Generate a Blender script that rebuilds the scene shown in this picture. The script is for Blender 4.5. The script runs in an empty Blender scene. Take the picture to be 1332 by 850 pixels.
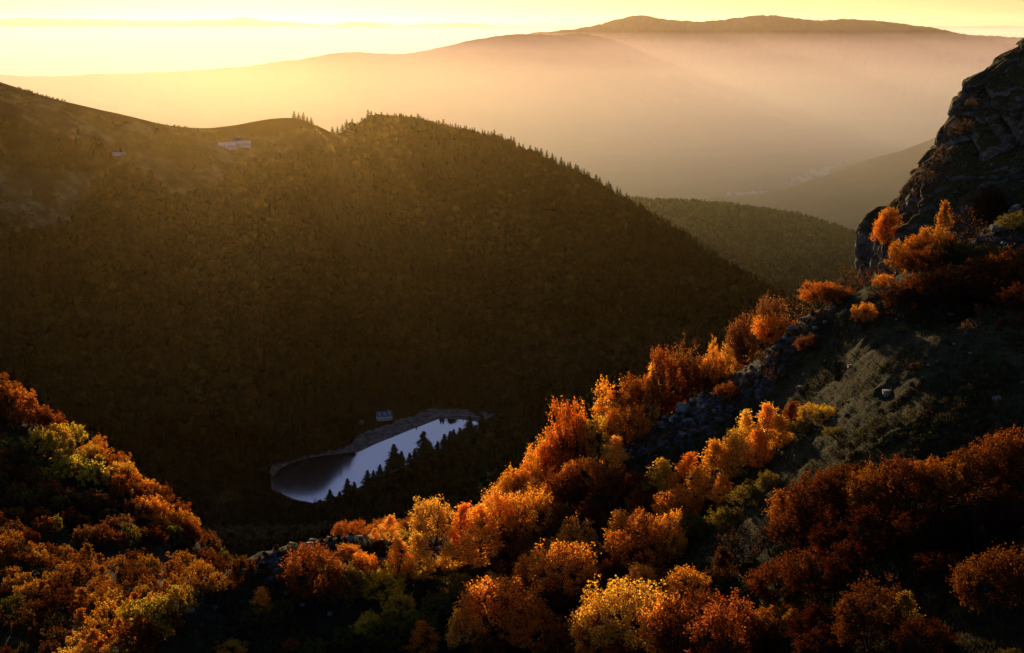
import bpy, math, random
import numpy as np
from mathutils import Vector, Matrix, Euler

random.seed(7)
RNG = np.random.default_rng(7)
SC = bpy.context.scene
COL = SC.collection

# ------------------------------------------------------------------ camera
F = 1850.0                      # focal length in photograph pixels (1332 wide)
PITCH = math.radians(12.05)
CX, CY = 666.0, 425.0
cp, sp = math.cos(PITCH), math.sin(PITCH)

def P(px, py, Y):
    """world point seen at photo position (px, py) at horizontal distance Y; the camera is the origin"""
    a = (px - CX) / F; b = (CY - py) / F
    x, y, z = a, cp + b * sp, -sp + b * cp
    k = Y / y
    return (x * k, Y, z * k)

def proj(x, y, z):
    x = np.asarray(x, float); y = np.asarray(y, float); z = np.asarray(z, float)
    d = y * cp - z * sp
    u = y * sp + z * cp
    d = np.where(d < 1, 1, d)
    return CX + F * x / d, CY - F * u / d

cam_d = bpy.data.cameras.new('camera')
cam_d.sensor_width = 36; cam_d.lens = 36 * F / 1332.0
cam_d.clip_start = 1; cam_d.clip_end = 200000
cam = bpy.data.objects.new('camera', cam_d); COL.objects.link(cam)
cam.rotation_euler = (math.pi / 2 - PITCH, 0, 0)
SC.camera = cam

# ------------------------------------------------------------------ helpers
def mesh_np(name, V, Fc, mat=None, smooth=False):
    """mesh from vertices (n,3) and equal-sized faces (m,k)"""
    V = np.asarray(V, np.float32); Fc = np.asarray(Fc, np.int32)
    me = bpy.data.meshes.new(name)
    k = Fc.shape[1]
    me.vertices.add(len(V)); me.vertices.foreach_set('co', V.ravel())
    me.loops.add(Fc.size); me.loops.foreach_set('vertex_index', Fc.ravel())
    me.polygons.add(len(Fc))
    me.polygons.foreach_set('loop_start', np.arange(0, Fc.size, k, dtype=np.int32))
    me.polygons.foreach_set('loop_total', np.full(len(Fc), k, np.int32))
    if smooth: me.polygons.foreach_set('use_smooth', np.ones(len(Fc), bool))
    me.update(calc_edges=True)
    if mat: me.materials.append(mat)
    return me

def obj(name, me, parent=None):
    o = bpy.data.objects.new(name, me); COL.objects.link(o)
    if parent: o.parent = parent
    return o

def tag(o, label=None, cat=None, group=None, kind=None):
    if label: o['label'] = label
    if cat: o['category'] = cat
    if group: o['group'] = group
    if kind: o['kind'] = kind
    return o

class MB:
    """collects quads / tris (stored as quads with repeated corner avoided) into one mesh"""
    def __init__(s): s.v = []; s.f = []
    def box(s, x0, x1, y0, y1, z0, z1):
        n = len(s.v)
        s.v += [(x0,y0,z0),(x1,y0,z0),(x1,y1,z0),(x0,y1,z0),(x0,y0,z1),(x1,y0,z1),(x1,y1,z1),(x0,y1,z1)]
        s.f += [(n,n+3,n+2,n+1),(n+4,n+5,n+6,n+7),(n,n+1,n+5,n+4),(n+1,n+2,n+6,n+5),(n+2,n+3,n+7,n+6),(n+3,n,n+4,n+7)]
    def poly(s, pts):
        n = len(s.v); s.v += list(pts); s.f.append(tuple(range(n, n + len(pts))))
    def build(s, name, mat, parent=None):
        me = bpy.data.meshes.new(name); me.from_pydata(s.v, [], s.f); me.update()
        me.materials.append(mat)
        return obj(name, me, parent)

# value noise ------------------------------------------------------
def _hash(ix, iy, iz, seed):
    h = (ix * 374761393 + iy * 668265263 + iz * 2147483647 + seed * 1274126177) & 0xFFFFFFFF
    h = ((h ^ (h >> 13)) * 1274126177) & 0xFFFFFFFF
    h = ((h ^ (h >> 16)) * 2246822519) & 0xFFFFFFFF
    return ((h ^ (h >> 15)) & 0xFFFFFF) / float(0xFFFFFF)

def vnoise(x, y, z=0.0, seed=0):
    x, y, z = np.broadcast_arrays(np.asarray(x, float), np.asarray(y, float), np.asarray(z, float))
    ix, iy, iz = np.floor(x).astype(np.int64), np.floor(y).astype(np.int64), np.floor(z).astype(np.int64)
    fx, fy, fz = x - ix, y - iy, z - iz
    fx, fy, fz = [t * t * (3 - 2 * t) for t in (fx, fy, fz)]
    r = 0
    for dx in (0, 1):
        wx = fx if dx else 1 - fx
        for dy in (0, 1):
            wy = fy if dy else 1 - fy
            for dz in (0, 1):
                wz = fz if dz else 1 - fz
                r = r + wx * wy * wz * _hash(ix + dx, iy + dy, iz + dz, seed)
    return r * 2 - 1

def fbm(x, y, z=0.0, oct=4, seed=0, gain=.5):
    a, s, r = 1.0, 0.0, 0
    for i in range(oct):
        r = r + a * vnoise(x * 2 ** i, y * 2 ** i, np.asarray(z) * 2 ** i, seed + i * 17); s += a; a *= gain
    return r / s

def ridged(x, y, z=0.0, oct=4, seed=0):
    a, s, r = 1.0, 0.0, 0
    for i in range(oct):
        r = r + a * (1 - 2 * np.abs(vnoise(x * 2 ** i, y * 2 ** i, np.asarray(z) * 2 ** i, seed + i * 17))); s += a; a *= .5
    return r / s

def worley(x, y, z, seed=0):
    """F1, F2 and a random value of the nearest cell"""
    ix, iy, iz = np.floor(x).astype(np.int64), np.floor(y).astype(np.int64), np.floor(z).astype(np.int64)
    f1 = np.full(x.shape, 9.0); f2 = np.full(x.shape, 9.0); cid = np.zeros(x.shape)
    for dx in (-1, 0, 1):
        for dy in (-1, 0, 1):
            for dz in (-1, 0, 1):
                jx, jy, jz = ix + dx, iy + dy, iz + dz
                qx = jx + _hash(jx, jy, jz, seed + 1); qy = jy + _hash(jx, jy, jz, seed + 2); qz = jz + _hash(jx, jy, jz, seed + 3)
                d = np.sqrt((qx - x) ** 2 + (qy - y) ** 2 + (qz - z) ** 2)
                c = _hash(jx, jy, jz, seed + 4)
                m = d < f1
                f2 = np.where(m, f1, np.minimum(f2, d)); cid = np.where(m, c, cid); f1 = np.where(m, d, f1)
    return f1, f2, cid

# thin plate spline ---------------------------------------------------
class TPS:
    def __init__(s, pts, sx=100.0, reg=1e-4):
        A = np.array(pts, float); s.s = sx
        s.c = A[:, :2] / sx; n = len(A)
        K = s.k(s.c, s.c) + reg * np.eye(n)
        Q = np.c_[np.ones(n), s.c]
        M = np.zeros((n + 3, n + 3)); M[:n, :n] = K; M[:n, n:] = Q; M[n:, :n] = Q.T
        s.w = np.linalg.solve(M, np.r_[A[:, 2], 0, 0, 0])
    def k(s, a, b):
        d2 = ((a[:, None, :] - b[None, :, :]) ** 2).sum(-1)
        return .5 * d2 * np.log(d2 + 1e-12)
    def __call__(s, x, y):
        x, y = np.broadcast_arrays(np.asarray(x, float), np.asarray(y, float)); sh = x.shape
        q = np.c_[x.ravel(), y.ravel()] / s.s
        r = np.empty(len(q))
        for i in range(0, len(q), 20000):
            b = q[i:i + 20000]
            r[i:i + 20000] = s.k(b, s.c) @ s.w[:-3] + s.w[-3] + b @ s.w[-2:]
        return r.reshape(sh)

def polar_mesh(name, hfun, az0, az1, ncol, r0, r1, nrow, mat):
    az = np.radians(np.linspace(az0, az1, ncol)); t = np.linspace(0, 1, nrow)
    yy = r0 * (r1 / r0) ** t
    Y, T = np.meshgrid(yy, np.tan(az), indexing='ij')
    X = Y * T
    Z = hfun(X, Y)
    V = np.stack([X, Y, Z], -1).reshape(-1, 3)
    i = np.arange(nrow - 1)[:, None] * ncol + np.arange(ncol - 1)[None, :]
    Fc = np.stack([i, i + 1, i + ncol + 1, i + ncol], -1).reshape(-1, 4)
    me = mesh_np(name, V, Fc, mat, smooth=True)
    return tag(obj(name, me), kind='structure')

def in_poly(px, py, poly):
    px = np.asarray(px, float); py = np.asarray(py, float)
    r = np.zeros(px.shape, bool); n = len(poly)
    for i in range(n):
        x0, y0 = poly[i]; x1, y1 = poly[(i + 1) % n]
        if y0 == y1: continue
        c = ((y0 > py) != (y1 > py)) & (px < (x1 - x0) * (py - y0) / (y1 - y0) + x0)
        r ^= c
    return r

# ------------------------------------------------------------------ materials
def new_mat(name):
    m = bpy.data.materials.new(name); m.use_nodes = True
    nt = m.node_tree; nt.nodes.clear()
    out = nt.nodes.new('ShaderNodeOutputMaterial')
    return m, nt, out

def N(nt, t, **kw):
    n = nt.nodes.new(t)
    for k, v in kw.items():
        if k in n.inputs.keys() if isinstance(k, str) else False: n.inputs[k].default_value = v
        else: setattr(n, k, v)
    return n

def noise_node(nt, scale, detail=6, rough=.6, vec=None, dist=0.0):
    n = nt.nodes.new('ShaderNodeTexNoise'); n.inputs['Scale'].default_value = scale
    n.inputs['Detail'].default_value = detail; n.inputs['Roughness'].default_value = rough
    n.inputs['Distortion'].default_value = dist
    if vec: nt.links.new(vec, n.inputs['Vector'])
    return n

def ramp(nt, fac, stops):
    r = nt.nodes.new('ShaderNodeValToRGB')
    while len(r.color_ramp.elements) < len(stops): r.color_ramp.elements.new(.5)
    for e, (p, c) in zip(r.color_ramp.elements, stops):
        e.position = p; e.color = (*c, 1) if len(c) == 3 else c
    nt.links.new(fac, r.inputs['Fac'])
    return r

def mixc(nt, fac, a, b, mode='MIX'):
    m = nt.nodes.new('ShaderNodeMix'); m.data_type = 'RGBA'; m.blend_type = mode
    for s, v in ((0, fac), (6, a), (7, b)):
        if isinstance(v, (int, float)): m.inputs[s].default_value = v
        elif isinstance(v, tuple): m.inputs[s].default_value = (*v, 1)
        else: nt.links.new(v, m.inputs[s])
    return m.outputs[2]

def math_n(nt, op, a, b=0.0, clamp=False):
    m = nt.nodes.new('ShaderNodeMath'); m.operation = op; m.use_clamp = clamp
    for i, v in enumerate((a, b)):
        if isinstance(v, (int, float)): m.inputs[i].default_value = v
        else: nt.links.new(v, m.inputs[i])
    return m.outputs[0]

def mat_leaf(name, trans=.68, sat_noise=.35):
    m, nt, out = new_mat(name)
    oi = nt.nodes.new('ShaderNodeObjectInfo'); geo = nt.nodes.new('ShaderNodeNewGeometry')
    vary = ramp(nt, geo.outputs['Random Per Island'], [(0, (.45, .35, .3)), (.4, (1.0, .92, .9)), (.8, (1.25, 1.3, 1.3)), (1, (1.4, 1.65, 1.5))])
    c = mixc(nt, 1.0, oi.outputs['Color'], vary.outputs['Color'], 'MULTIPLY')
    d = nt.nodes.new('ShaderNodeBsdfDiffuse'); t = nt.nodes.new('ShaderNodeBsdfTranslucent')
    nt.links.new(c, d.inputs['Color'])
    c2 = mixc(nt, 1.0, c, (1.3, 1.0, .7), 'MULTIPLY'); nt.links.new(c2, t.inputs['Color'])
    mx = nt.nodes.new('ShaderNodeMixShader'); mx.inputs[0].default_value = trans
    nt.links.new(d.outputs[0], mx.inputs[1]); nt.links.new(t.outputs[0], mx.inputs[2])
    nt.links.new(mx.outputs[0], out.inputs['Surface'])
    return m

def mat_simple(name, c1, c2, scale, rough=.9, bump=0.3, bscale=None, detail=6):
    m, nt, out = new_mat(name)
    geo = nt.nodes.new('ShaderNodeNewGeometry')
    tc = nt.nodes.new('ShaderNodeTexCoord')
    n = noise_node(nt, scale, detail, vec=tc.outputs['Object'])
    c = ramp(nt, n.outputs['Fac'], [(.3, c1), (.7, c2)])
    b = nt.nodes.new('ShaderNodeBsdfPrincipled'); b.inputs['Roughness'].default_value = rough
    b.inputs['Specular IOR Level'].default_value = .2
    nt.links.new(c.outputs['Color'], b.inputs['Base Color'])
    if bump:
        n2 = noise_node(nt, bscale or scale * 4, 8, .65, vec=tc.outputs['Object'])
        bp = nt.nodes.new('ShaderNodeBump'); bp.inputs['Strength'].default_value = bump; bp.inputs['Distance'].default_value = 1.0 / (bscale or scale * 4)
        nt.links.new(n2.outputs['Fac'], bp.inputs['Height']); nt.links.new(bp.outputs[0], b.inputs['Normal'])
    nt.links.new(b.outputs[0], out.inputs['Surface'])
    return m

def mat_hillside():
    """grass, straw and rock on the near slope: rock where the ground is steep or where the attribute says so"""
    m, nt, out = new_mat('slope_turf_and_rock')
    tc = nt.nodes.new('ShaderNodeTexCoord'); geo = nt.nodes.new('ShaderNodeNewGeometry')
    v = tc.outputs['Object']
    big = noise_node(nt, .05, 5, vec=v); mid = noise_node(nt, .45, 6, .65, vec=v); fine = noise_node(nt, 3.0, 6, .7, vec=v)
    g = ramp(nt, mid.outputs['Fac'], [(.3, (.034, .031, .014)), (.48, (.066, .058, .026)), (.62, (.09, .085, .04)), (.75, (.16, .13, .065))])
    g2 = ramp(nt, big.outputs['Fac'], [(.35, (.45, .45, .4)), (.65, (1.2, 1.15, 1.0))])
    gc = mixc(nt, 1.0, g.outputs['Color'], g2.outputs['Color'], 'MULTIPLY')
    f2 = ramp(nt, fine.outputs['Fac'], [(.3, (.5, .5, .5)), (.7, (1.4, 1.4, 1.3))])
    gc = mixc(nt, 1.0, gc, f2.outputs['Color'], 'MULTIPLY')
    rk = noise_node(nt, 1.2, 8, .7, vec=v, dist=.4)
    rc = ramp(nt, rk.outputs['Fac'], [(.3, (.02, .018, .016)), (.5, (.08, .074, .068)), (.7, (.24, .225, .21))])
    at = nt.nodes.new('ShaderNodeAttribute'); at.attribute_name = 'rock'
    rf = math_n(nt, 'ADD', at.outputs['Fac'], math_n(nt, 'MULTIPLY', math_n(nt, 'SUBTRACT', mid.outputs['Fac'], .5), 1.2))
    rf = ramp(nt, rf, [(.46, (0, 0, 0)), (.56, (1, 1, 1))]).outputs['Color']
    c = mixc(nt, rf, gc, rc.outputs['Color'])
    b = nt.nodes.new('ShaderNodeBsdfPrincipled'); b.inputs['Roughness'].default_value = .95; b.inputs['Specular IOR Level'].default_value = .1
    nt.links.new(c, b.inputs['Base Color'])
    bp = nt.nodes.new('ShaderNodeBump'); bp.inputs['Strength'].default_value = .9; bp.inputs['Distance'].default_value = .5
    hh = math_n(nt, 'ADD', fine.outputs['Fac'], math_n(nt, 'MULTIPLY', rk.outputs['Fac'], 1.5))
    nt.links.new(hh, bp.inputs['Height']); nt.links.new(bp.outputs[0], b.inputs['Normal'])
    nt.links.new(b.outputs[0], out.inputs['Surface'])
    return m

def mat_crag():
    m, nt, out = new_mat('crag_rock_with_moss')
    tc = nt.nodes.new('ShaderNodeTexCoord'); geo = nt.nodes.new('ShaderNodeNewGeometry')
    v = tc.outputs['Object']
    rk = noise_node(nt, .9, 9, .72, vec=v, dist=.6); mo = noise_node(nt, .18, 6, .6, vec=v)
    rc = ramp(nt, rk.outputs['Fac'], [(.32, (.05, .038, .028)), (.5, (.20, .165, .13)), (.62, (.36, .32, .27)), (.75, (.62, .57, .50))])
    mossn = noise_node(nt, 2.5, 6, .7, vec=v)
    mc = ramp(nt, mossn.outputs['Fac'], [(.3, (.035, .028, .010)), (.55, (.13, .09, .028)), (.75, (.32, .19, .055))])
    sx = nt.nodes.new('ShaderNodeSeparateXYZ'); nt.links.new(geo.outputs['Normal'], sx.inputs[0])
    k = math_n(nt, 'ADD', math_n(nt, 'MULTIPLY', sx.outputs['Z'], .75), math_n(nt, 'MULTIPLY', mo.outputs['Fac'], .9))
    kf = ramp(nt, k, [(.58, (0, 0, 0)), (.70, (1, 1, 1))]).outputs['Color']
    c = mixc(nt, kf, rc.outputs['Color'], mc.outputs['Color'])
    b = nt.nodes.new('ShaderNodeBsdfPrincipled'); b.inputs['Roughness'].default_value = .9; b.inputs['Specular IOR Level'].default_value = .2
    nt.links.new(c, b.inputs['Base Color'])
    bp = nt.nodes.new('ShaderNodeBump'); bp.inputs['Strength'].default_value = 1.0; bp.inputs['Distance'].default_value = 1.0
    nt.links.new(math_n(nt, 'ADD', rk.outputs['Fac'], math_n(nt, 'MULTIPLY', mossn.outputs['Fac'], .3)), bp.inputs['Height']); nt.links.new(bp.outputs[0], b.inputs['Normal'])
    nt.links.new(b.outputs[0], out.inputs['Surface'])
    return m

def mat_mid():
    """forest floor, pasture and stony shore, by vertex attribute"""
    m, nt, out = new_mat('valley_ground')
    tc = nt.nodes.new('ShaderNodeTexCoord'); v = tc.outputs['Object']
    n1 = noise_node(nt, .02, 7, .62, vec=v); n2 = noise_node(nt, .006, 4, vec=v)
    fl = ramp(nt, n1.outputs['Fac'], [(.35, (.010, .008, .004)), (.65, (.03, .024, .010))])
    pa = ramp(nt, n1.outputs['Fac'], [(.40, (.03, .022, .010)), (.5, (.10, .072, .030)), (.60, (.26, .19, .085))])
    pb = ramp(nt, n2.outputs['Fac'], [(.4, (.45, .42, .4)), (.6, (1.1, 1.1, 1.1))])
    pc = mixc(nt, 1.0, pa.outputs['Color'], pb.outputs['Color'], 'MULTIPLY')
    n3 = noise_node(nt, .15, 6, .7, vec=v)
    sh = ramp(nt, n3.outputs['Fac'], [(.32, (.05, .04, .025)), (.45, (.13, .10, .08)), (.62, (.25, .21, .17))])
    a1 = nt.nodes.new('ShaderNodeAttribute'); a1.attribute_name = 'pasture'
    a2 = nt.nodes.new('ShaderNodeAttribute'); a2.attribute_name = 'shore'
    c = mixc(nt, a1.outputs['Fac'], fl.outputs['Color'], pc)
    c = mixc(nt, a2.outputs['Fac'], c, sh.outputs['Color'])
    b = nt.nodes.new('ShaderNodeBsdfDiffuse'); nt.links.new(c, b.inputs['Color'])
    nt.links.new(b.outputs[0], out.inputs['Surface'])
    return m

def mat_far(name, c1, c2, scale):
    m, nt, out = new_mat(name)
    tc = nt.nodes.new('ShaderNodeTexCoord')
    n = noise_node(nt, scale, 9, .68, vec=tc.outputs['Object'])
    n2 = noise_node(nt, scale * .12, 3, .5, vec=tc.outputs['Object'])
    c = ramp(nt, n.outputs['Fac'], [(.35, c1), (.65, c2)])
    c3 = ramp(nt, n2.outputs['Fac'], [(.4, (.6, .6, .6)), (.6, (1.3, 1.25, 1.1))])
    cc = mixc(nt, 1.0, c.outputs['Color'], c3.outputs['Color'], 'MULTIPLY')
    b = nt.nodes.new('ShaderNodeBsdfDiffuse'); nt.links.new(cc, b.inputs['Color'])
    nt.links.new(b.outputs[0], out.inputs['Surface'])
    return m

def mat_volume(name, dens, g, color, absorb=None, adens=0.0):
    m, nt, out = new_mat(name)
    s = nt.nodes.new('ShaderNodeVolumeScatter')
    s.inputs['Color'].default_value = (*color, 1); s.inputs['Density'].default_value = dens; s.inputs['Anisotropy'].default_value = g
    res = s.outputs[0]
    if absorb:
        a = nt.nodes.new('ShaderNodeVolumeAbsorption'); a.inputs['Color'].default_value = (*absorb, 1); a.inputs['Density'].default_value = adens
        ad = nt.nodes.new('ShaderNodeAddShader'); nt.links.new(s.outputs[0], ad.inputs[0]); nt.links.new(a.outputs[0], ad.inputs[1]); res = ad.outputs[0]
    nt.links.new(res, out.inputs['Volume'])
    try: m.cycles.homogeneous_volume = True
    except Exception: pass
    return m

M_LEAF = mat_leaf('autumn_leaf')
M_NEEDLE = mat_leaf('fir_needle', trans=.12)
M_BARK = mat_simple('tree_bark', (.02, .015, .01), (.09, .07, .05), 6, bump=.5)
M_FIRBARK = mat_simple('fir_bark', (.02, .012, .008), (.05, .03, .02), 6, bump=0)
M_HILL = mat_hillside(); M_CRAG = mat_crag(); M_MID = mat_mid()
M_ROCK = mat_simple('lichened_granite', (.07, .065, .06), (.40, .38, .35), 1.1, bump=1.0, bscale=3, detail=10)

# ------------------------------------------------------------------ terrain: near hillside
A = []      # control points (world)
def crest_y(px):
    c = sorted((q[0], q[1]) for q in CREST); return float(np.interp(px, [a for a, b in c], [b for a, b in c]))
def PF(px, py, Y):
    # the face towards the camera rises to the crest
    k = .88 + .30 * min(max((py - crest_y(px)) / 400.0, 0), 1)
    return P(px, py, Y * k)
CREST = [(1500,200,225),(1400,225,220),(1332,262,212),(1290,300,204),(1230,342,198),(1200,368,194),(1150,376,195),(1090,400,198),(1050,418,201),(1010,445,205),
         (980,473,208),(920,518,208),(870,550,205),(820,585,202),(760,625,200),(700,662,197),(640,692,194),(560,706,190),(500,700,192),(440,698,188),
         (380,722,180),(300,775,172),(240,822,163),(190,870,155),(120,930,142)]
CREST = [(a, b, c * .88) for a, b, c in CREST]
for q in CREST: A.append(P(*q))
for q in [(1500,400,150),(1500,700,92),(1332,400,155),(1332,480,134),(1332,600,110),(1332,730,90),(1332,850,76),(1332,1000,60),
          (1240,420,170),(1150,430,176),(1150,490,155),(1150,570,130),(1150,700,104),(1150,850,82),(1150,1000,65),
          (1000,520,186),(1000,610,152),(1000,730,120),(1000,850,98),(1000,1000,78),(930,580,184),
          (850,625,180),(850,730,150),(850,850,118),(850,1000,95),(700,745,168),(700,850,138),(700,1000,112),
          (550,760,172),(550,850,148),(550,1000,122),(430,770,170),(400,850,150),(400,1000,125),(250,920,145),(250,1050,120),(0,1050,140),(-100,1050,140)]:
    A.append(PF(*q))
# behind the crest: falls away steeply
for (px, py, Y) in CREST[2:22]:
    x, y, z = P(px, py, Y)
    A.append((x - 3, y + 22, z - 14)); A.append((x - 12, y + 60, z - 48))
for q in [(100,300,-95),(160,330,-90),(200,260,-35),(170,240,-20),(60,330,-125),(0,330,-158),(100,430,-170),(180,430,-150),(0,450,-225),(60,520,-255),(180,560,-260),(0,650,-330),(120,680,-340),(-90,650,-330),(-200,680,-330),(260,650,-330),(-300,560,-235)]:
    A.append(q)
# the spur beyond, lower left
for q in [(-120,450,470),(0,520,455),(60,562,445),(130,606,432),(200,655,418),(255,705,402),(0,600,415),(-60,600,410),(0,680,378),(60,680,380),(120,690,378),(180,705,372),
          (100,735,338),(30,728,336),(-50,720,336),(170,747,330),(240,757,320),(300,757,312),(340,762,306),(0,790,305),(80,800,290),(150,800,285),(230,800,270),(290,790,260),
          (0,860,272),(80,870,255),(160,870,240),(-80,860,270),(0,950,225),(100,960,205)]:
    A.append(P(*q))
for (px, py, Y, dy, dz) in [(0,520,455,60,-45),(60,562,445,60,-48),(130,606,432,60,-50),(200,655,418,60,-45),(255,705,402,60,-40),(-120,450,470,60,-45),(340,762,306,40,-35),(300,757,312,30,-22)]:
    x, y, z = P(px, py, Y); A.append((x, y + dy, z + dz)); A.append((x, y + dy * 2.2, z + dz * 2.3))
tpsA = TPS(A, 100.0, 2e-4)
def hA(x, y):
    z = tpsA(x, y)
    z = z + 1.1 * fbm(x / 14, y / 14, oct=4, seed=3) + .40 * ridged(x / 2.6, y / 2.6, oct=4, seed=9) + .16 * fbm(x / .9, y / .9, oct=2, seed=12)
    return z

# ------------------------------------------------------------------ terrain: valley with the lake and the mountain beyond
LZ = -440.0
def on_z(px, py, z):
    a = (px - CX) / F; b = (CY - py) / F
    x, y, zz = a, cp + b * sp, -sp + b * cp
    k = z / zz
    return (x * k, y * k, z)
LAKE_PX = [(353,622),(362,611),(380,602),(400,596),(435,591),(467,588),(488,578),(508,570),(530,561),(556,551),(574,544),(600,546),(628,550),(632,556),
           (610,572),(575,588),(535,602),(500,617),(470,632),(445,647),(415,656),(385,650),(360,640)]
LAKE = [on_z(px, py, LZ)[:2] for px, py in LAKE_PX]
def lake_dist(x, y):
    """signed distance to the lake edge, negative inside"""
    x = np.asarray(x, float); y = np.asarray(y, float)
    d = np.full(x.shape, 1e9); n = len(LAKE)
    for i in range(n):
        ax, ay = LAKE[i]; bx, by = LAKE[(i + 1) % n]
        ex, ey = bx - ax, by - ay
        t = np.clip(((x - ax) * ex + (y - ay) * ey) / (ex * ex + ey * ey), 0, 1)
        d = np.minimum(d, np.hypot(x - ax - t * ex, y - ay - t * ey))
    return np.where(in_poly(x, y, LAKE), -d, d)
B = []
def squash(px, Y):
    # the western part of the mountain stands closer to the lake
    k = float(np.interp(px, [405, 515], [.70, 1.28]))
    return Y if Y < 1500 else 1500 + (Y - 1500) * k
MIDC = [(-300,40,2050),(-150,62,2080),(0,118,2100),(60,134,2140),(130,154,2180),(200,172,2230),(260,184,2290),(310,189,2330),(380,176,2380),(405,174,2395),(430,172,2410),(455,169,2425),(480,166,2440),(510,163,2450),(560,168,2440),
        (640,192,2400),(720,228,2340),(800,264,2260),(850,294,2190),(900,330,2110),(960,364,2020),(1010,396,1940),(1080,432,1850),(1180,480,1750)]
MIDC = [(a, b, squash(a, c)) for a, b, c in MIDC]
for q in MIDC:
    x, y, z = P(*q); B.append((x, y, z)); B.append((x * 1.1, y + 260, z - 75)); B.append((x * 1.3, y + 800, min(z - 330, -640) if q[0] > 500 else z - 330))
    if q[0] > 700: B.append((x * 1.15, y + 420, z - 260))
for q in [(0,200,1880),(0,300,1680),(0,400,1480),(0,500,1330),(-200,200,1750),(-200,400,1350),(-300,600,1100),(150,250,1980),(150,330,1780),(150,420,1600),(150,520,1440),
          (300,230,2200),(300,300,2040),(300,400,1800),(300,500,1590),(330,570,1470),(420,230,2250),(420,300,2080),(420,400,1840),(420,500,1650),(430,560,1540),
          (510,230,2240),(510,300,2070),(510,420,1800),(510,500,1640),(600,250,2230),(600,320,2060),(600,420,1830),(610,500,1650),
          (700,300,2130),(700,400,1890),(720,480,1740),(800,340,2040),(800,430,1840),(800,500,1680),(900,400,1900),(900,460,1770),(1000,450,1780),(650,520,1620),(720,540,1560)]:
    B.append(P(q[0], q[1], squash(q[0], q[2])))
for x, y in LAKE[::2]: B.append((x, y, LZ + .5))
for q in [(480,664,1215),(540,640,1290),(600,618,1370),(680,585,1460),(420,680,1150),(600,650,1130),(560,690,1000),(600,700,860),(700,640,1040),(750,600,1180),(850,540,1320),(950,480,1450),(1050,440,1560),
          (450,720,800),(350,700,1010),(330,660,1150),(250,690,1100),(250,640,1290),(200,600,1360),(100,580,1280)]:
    B.append(P(*q))
for q in [(-400,600,-250),(-150,600,-290),(100,600,-300),(300,600,-280),(600,900,-300),(700,1400,-330),(-600,900,-240),(-700,1300,-200)]: B.append(q)
tpsB = TPS(B, 400.0, 1e-4)
def hB(x, y):
    z = tpsB(x, y)
    d = lake_dist(x, y)
    k = np.clip((y - 1650) / 500, 0, 1) * .6 + .4
    z = z + k * np.clip(d / 60, 0, 1) * (6 * fbm(x / 160, y / 160, oct=4, seed=21) + 9 * fbm(x / 420, y / 420, oct=2, seed=5))
    bank = LZ + np.clip(d, -6, None) * .22
    w = np.clip(d / 45, 0, 1); w = w * w * (3 - 2 * w)
    return bank * (1 - w) + np.where(d < 160, np.maximum(z, LZ + 2), z) * w

near = polar_mesh('hillside', hA, -26, 27, 620, 34, 720, 640, M_HILL)
mid = polar_mesh('mountain_slope', hB, -27, 27, 520, 520, 3300, 420, M_MID)

def raycast(hf, px, py, y0, y1, n=400):
    """first meeting of the sight line through (px,py) with a height field"""
    ys = np.geomspace(y0, y1, n)
    pts = np.array([P(px, py, y) for y in ys])
    h = hf(pts[:, 0], pts[:, 1])
    below = np.where(pts[:, 2] < h)[0]
    if not len(below): return None
    i = below[0]
    if i == 0: return None
    a = ys[i - 1]; b = ys[i]
    for _ in range(8):
        c = .5 * (a + b); q = P(px, py, c)
        if q[2] < float(hf(np.array([q[0]]), np.array([q[1]]))[0]): b = c
        else: a = c
    q = P(px, py, b)
    return (q[0], q[1], float(hf(np.array([q[0]]), np.array([q[1]]))[0]))

# rock attribute for the near slope: along the crest and on steep ground
me = near.data
co = np.empty(len(me.vertices) * 3, np.float32); me.vertices.foreach_get('co', co); co = co.reshape(-1, 3)
no = np.empty(len(me.vertices) * 3, np.float32); me.vertices.foreach_get('normal', no); no = no.reshape(-1, 3)
rock = np.clip((.40 - no[:, 2]) * 1.0, 0, .2)
ppx, ppy = proj(co[:, 0], co[:, 1], co[:, 2])
for (cx, cy, Y), rad in [((1035,430,203),9),((1010,450,205),8),((980,480,206),8),((890,535,206),12),((860,560,204),9),((470,700,190),8),((500,706,190),8),((430,712,184),7),((1290,300,203),16),((1320,280,207),16),((1250,330,198),10),((350,745,176),8),((270,800,168),6),((540,735,184),10),((1180,372,194),7)]:
    x, y, z = P(cx, cy, Y * .88)
    rock += .75 * np.exp(-((co[:, 0] - x) ** 2 + (co[:, 1] - y) ** 2) / ((rad * .62) ** 2))
at = me.attributes.new('rock', 'FLOAT', 'POINT'); at.data.foreach_set('value', np.clip(rock, 0, 1).astype(np.float32))

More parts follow.
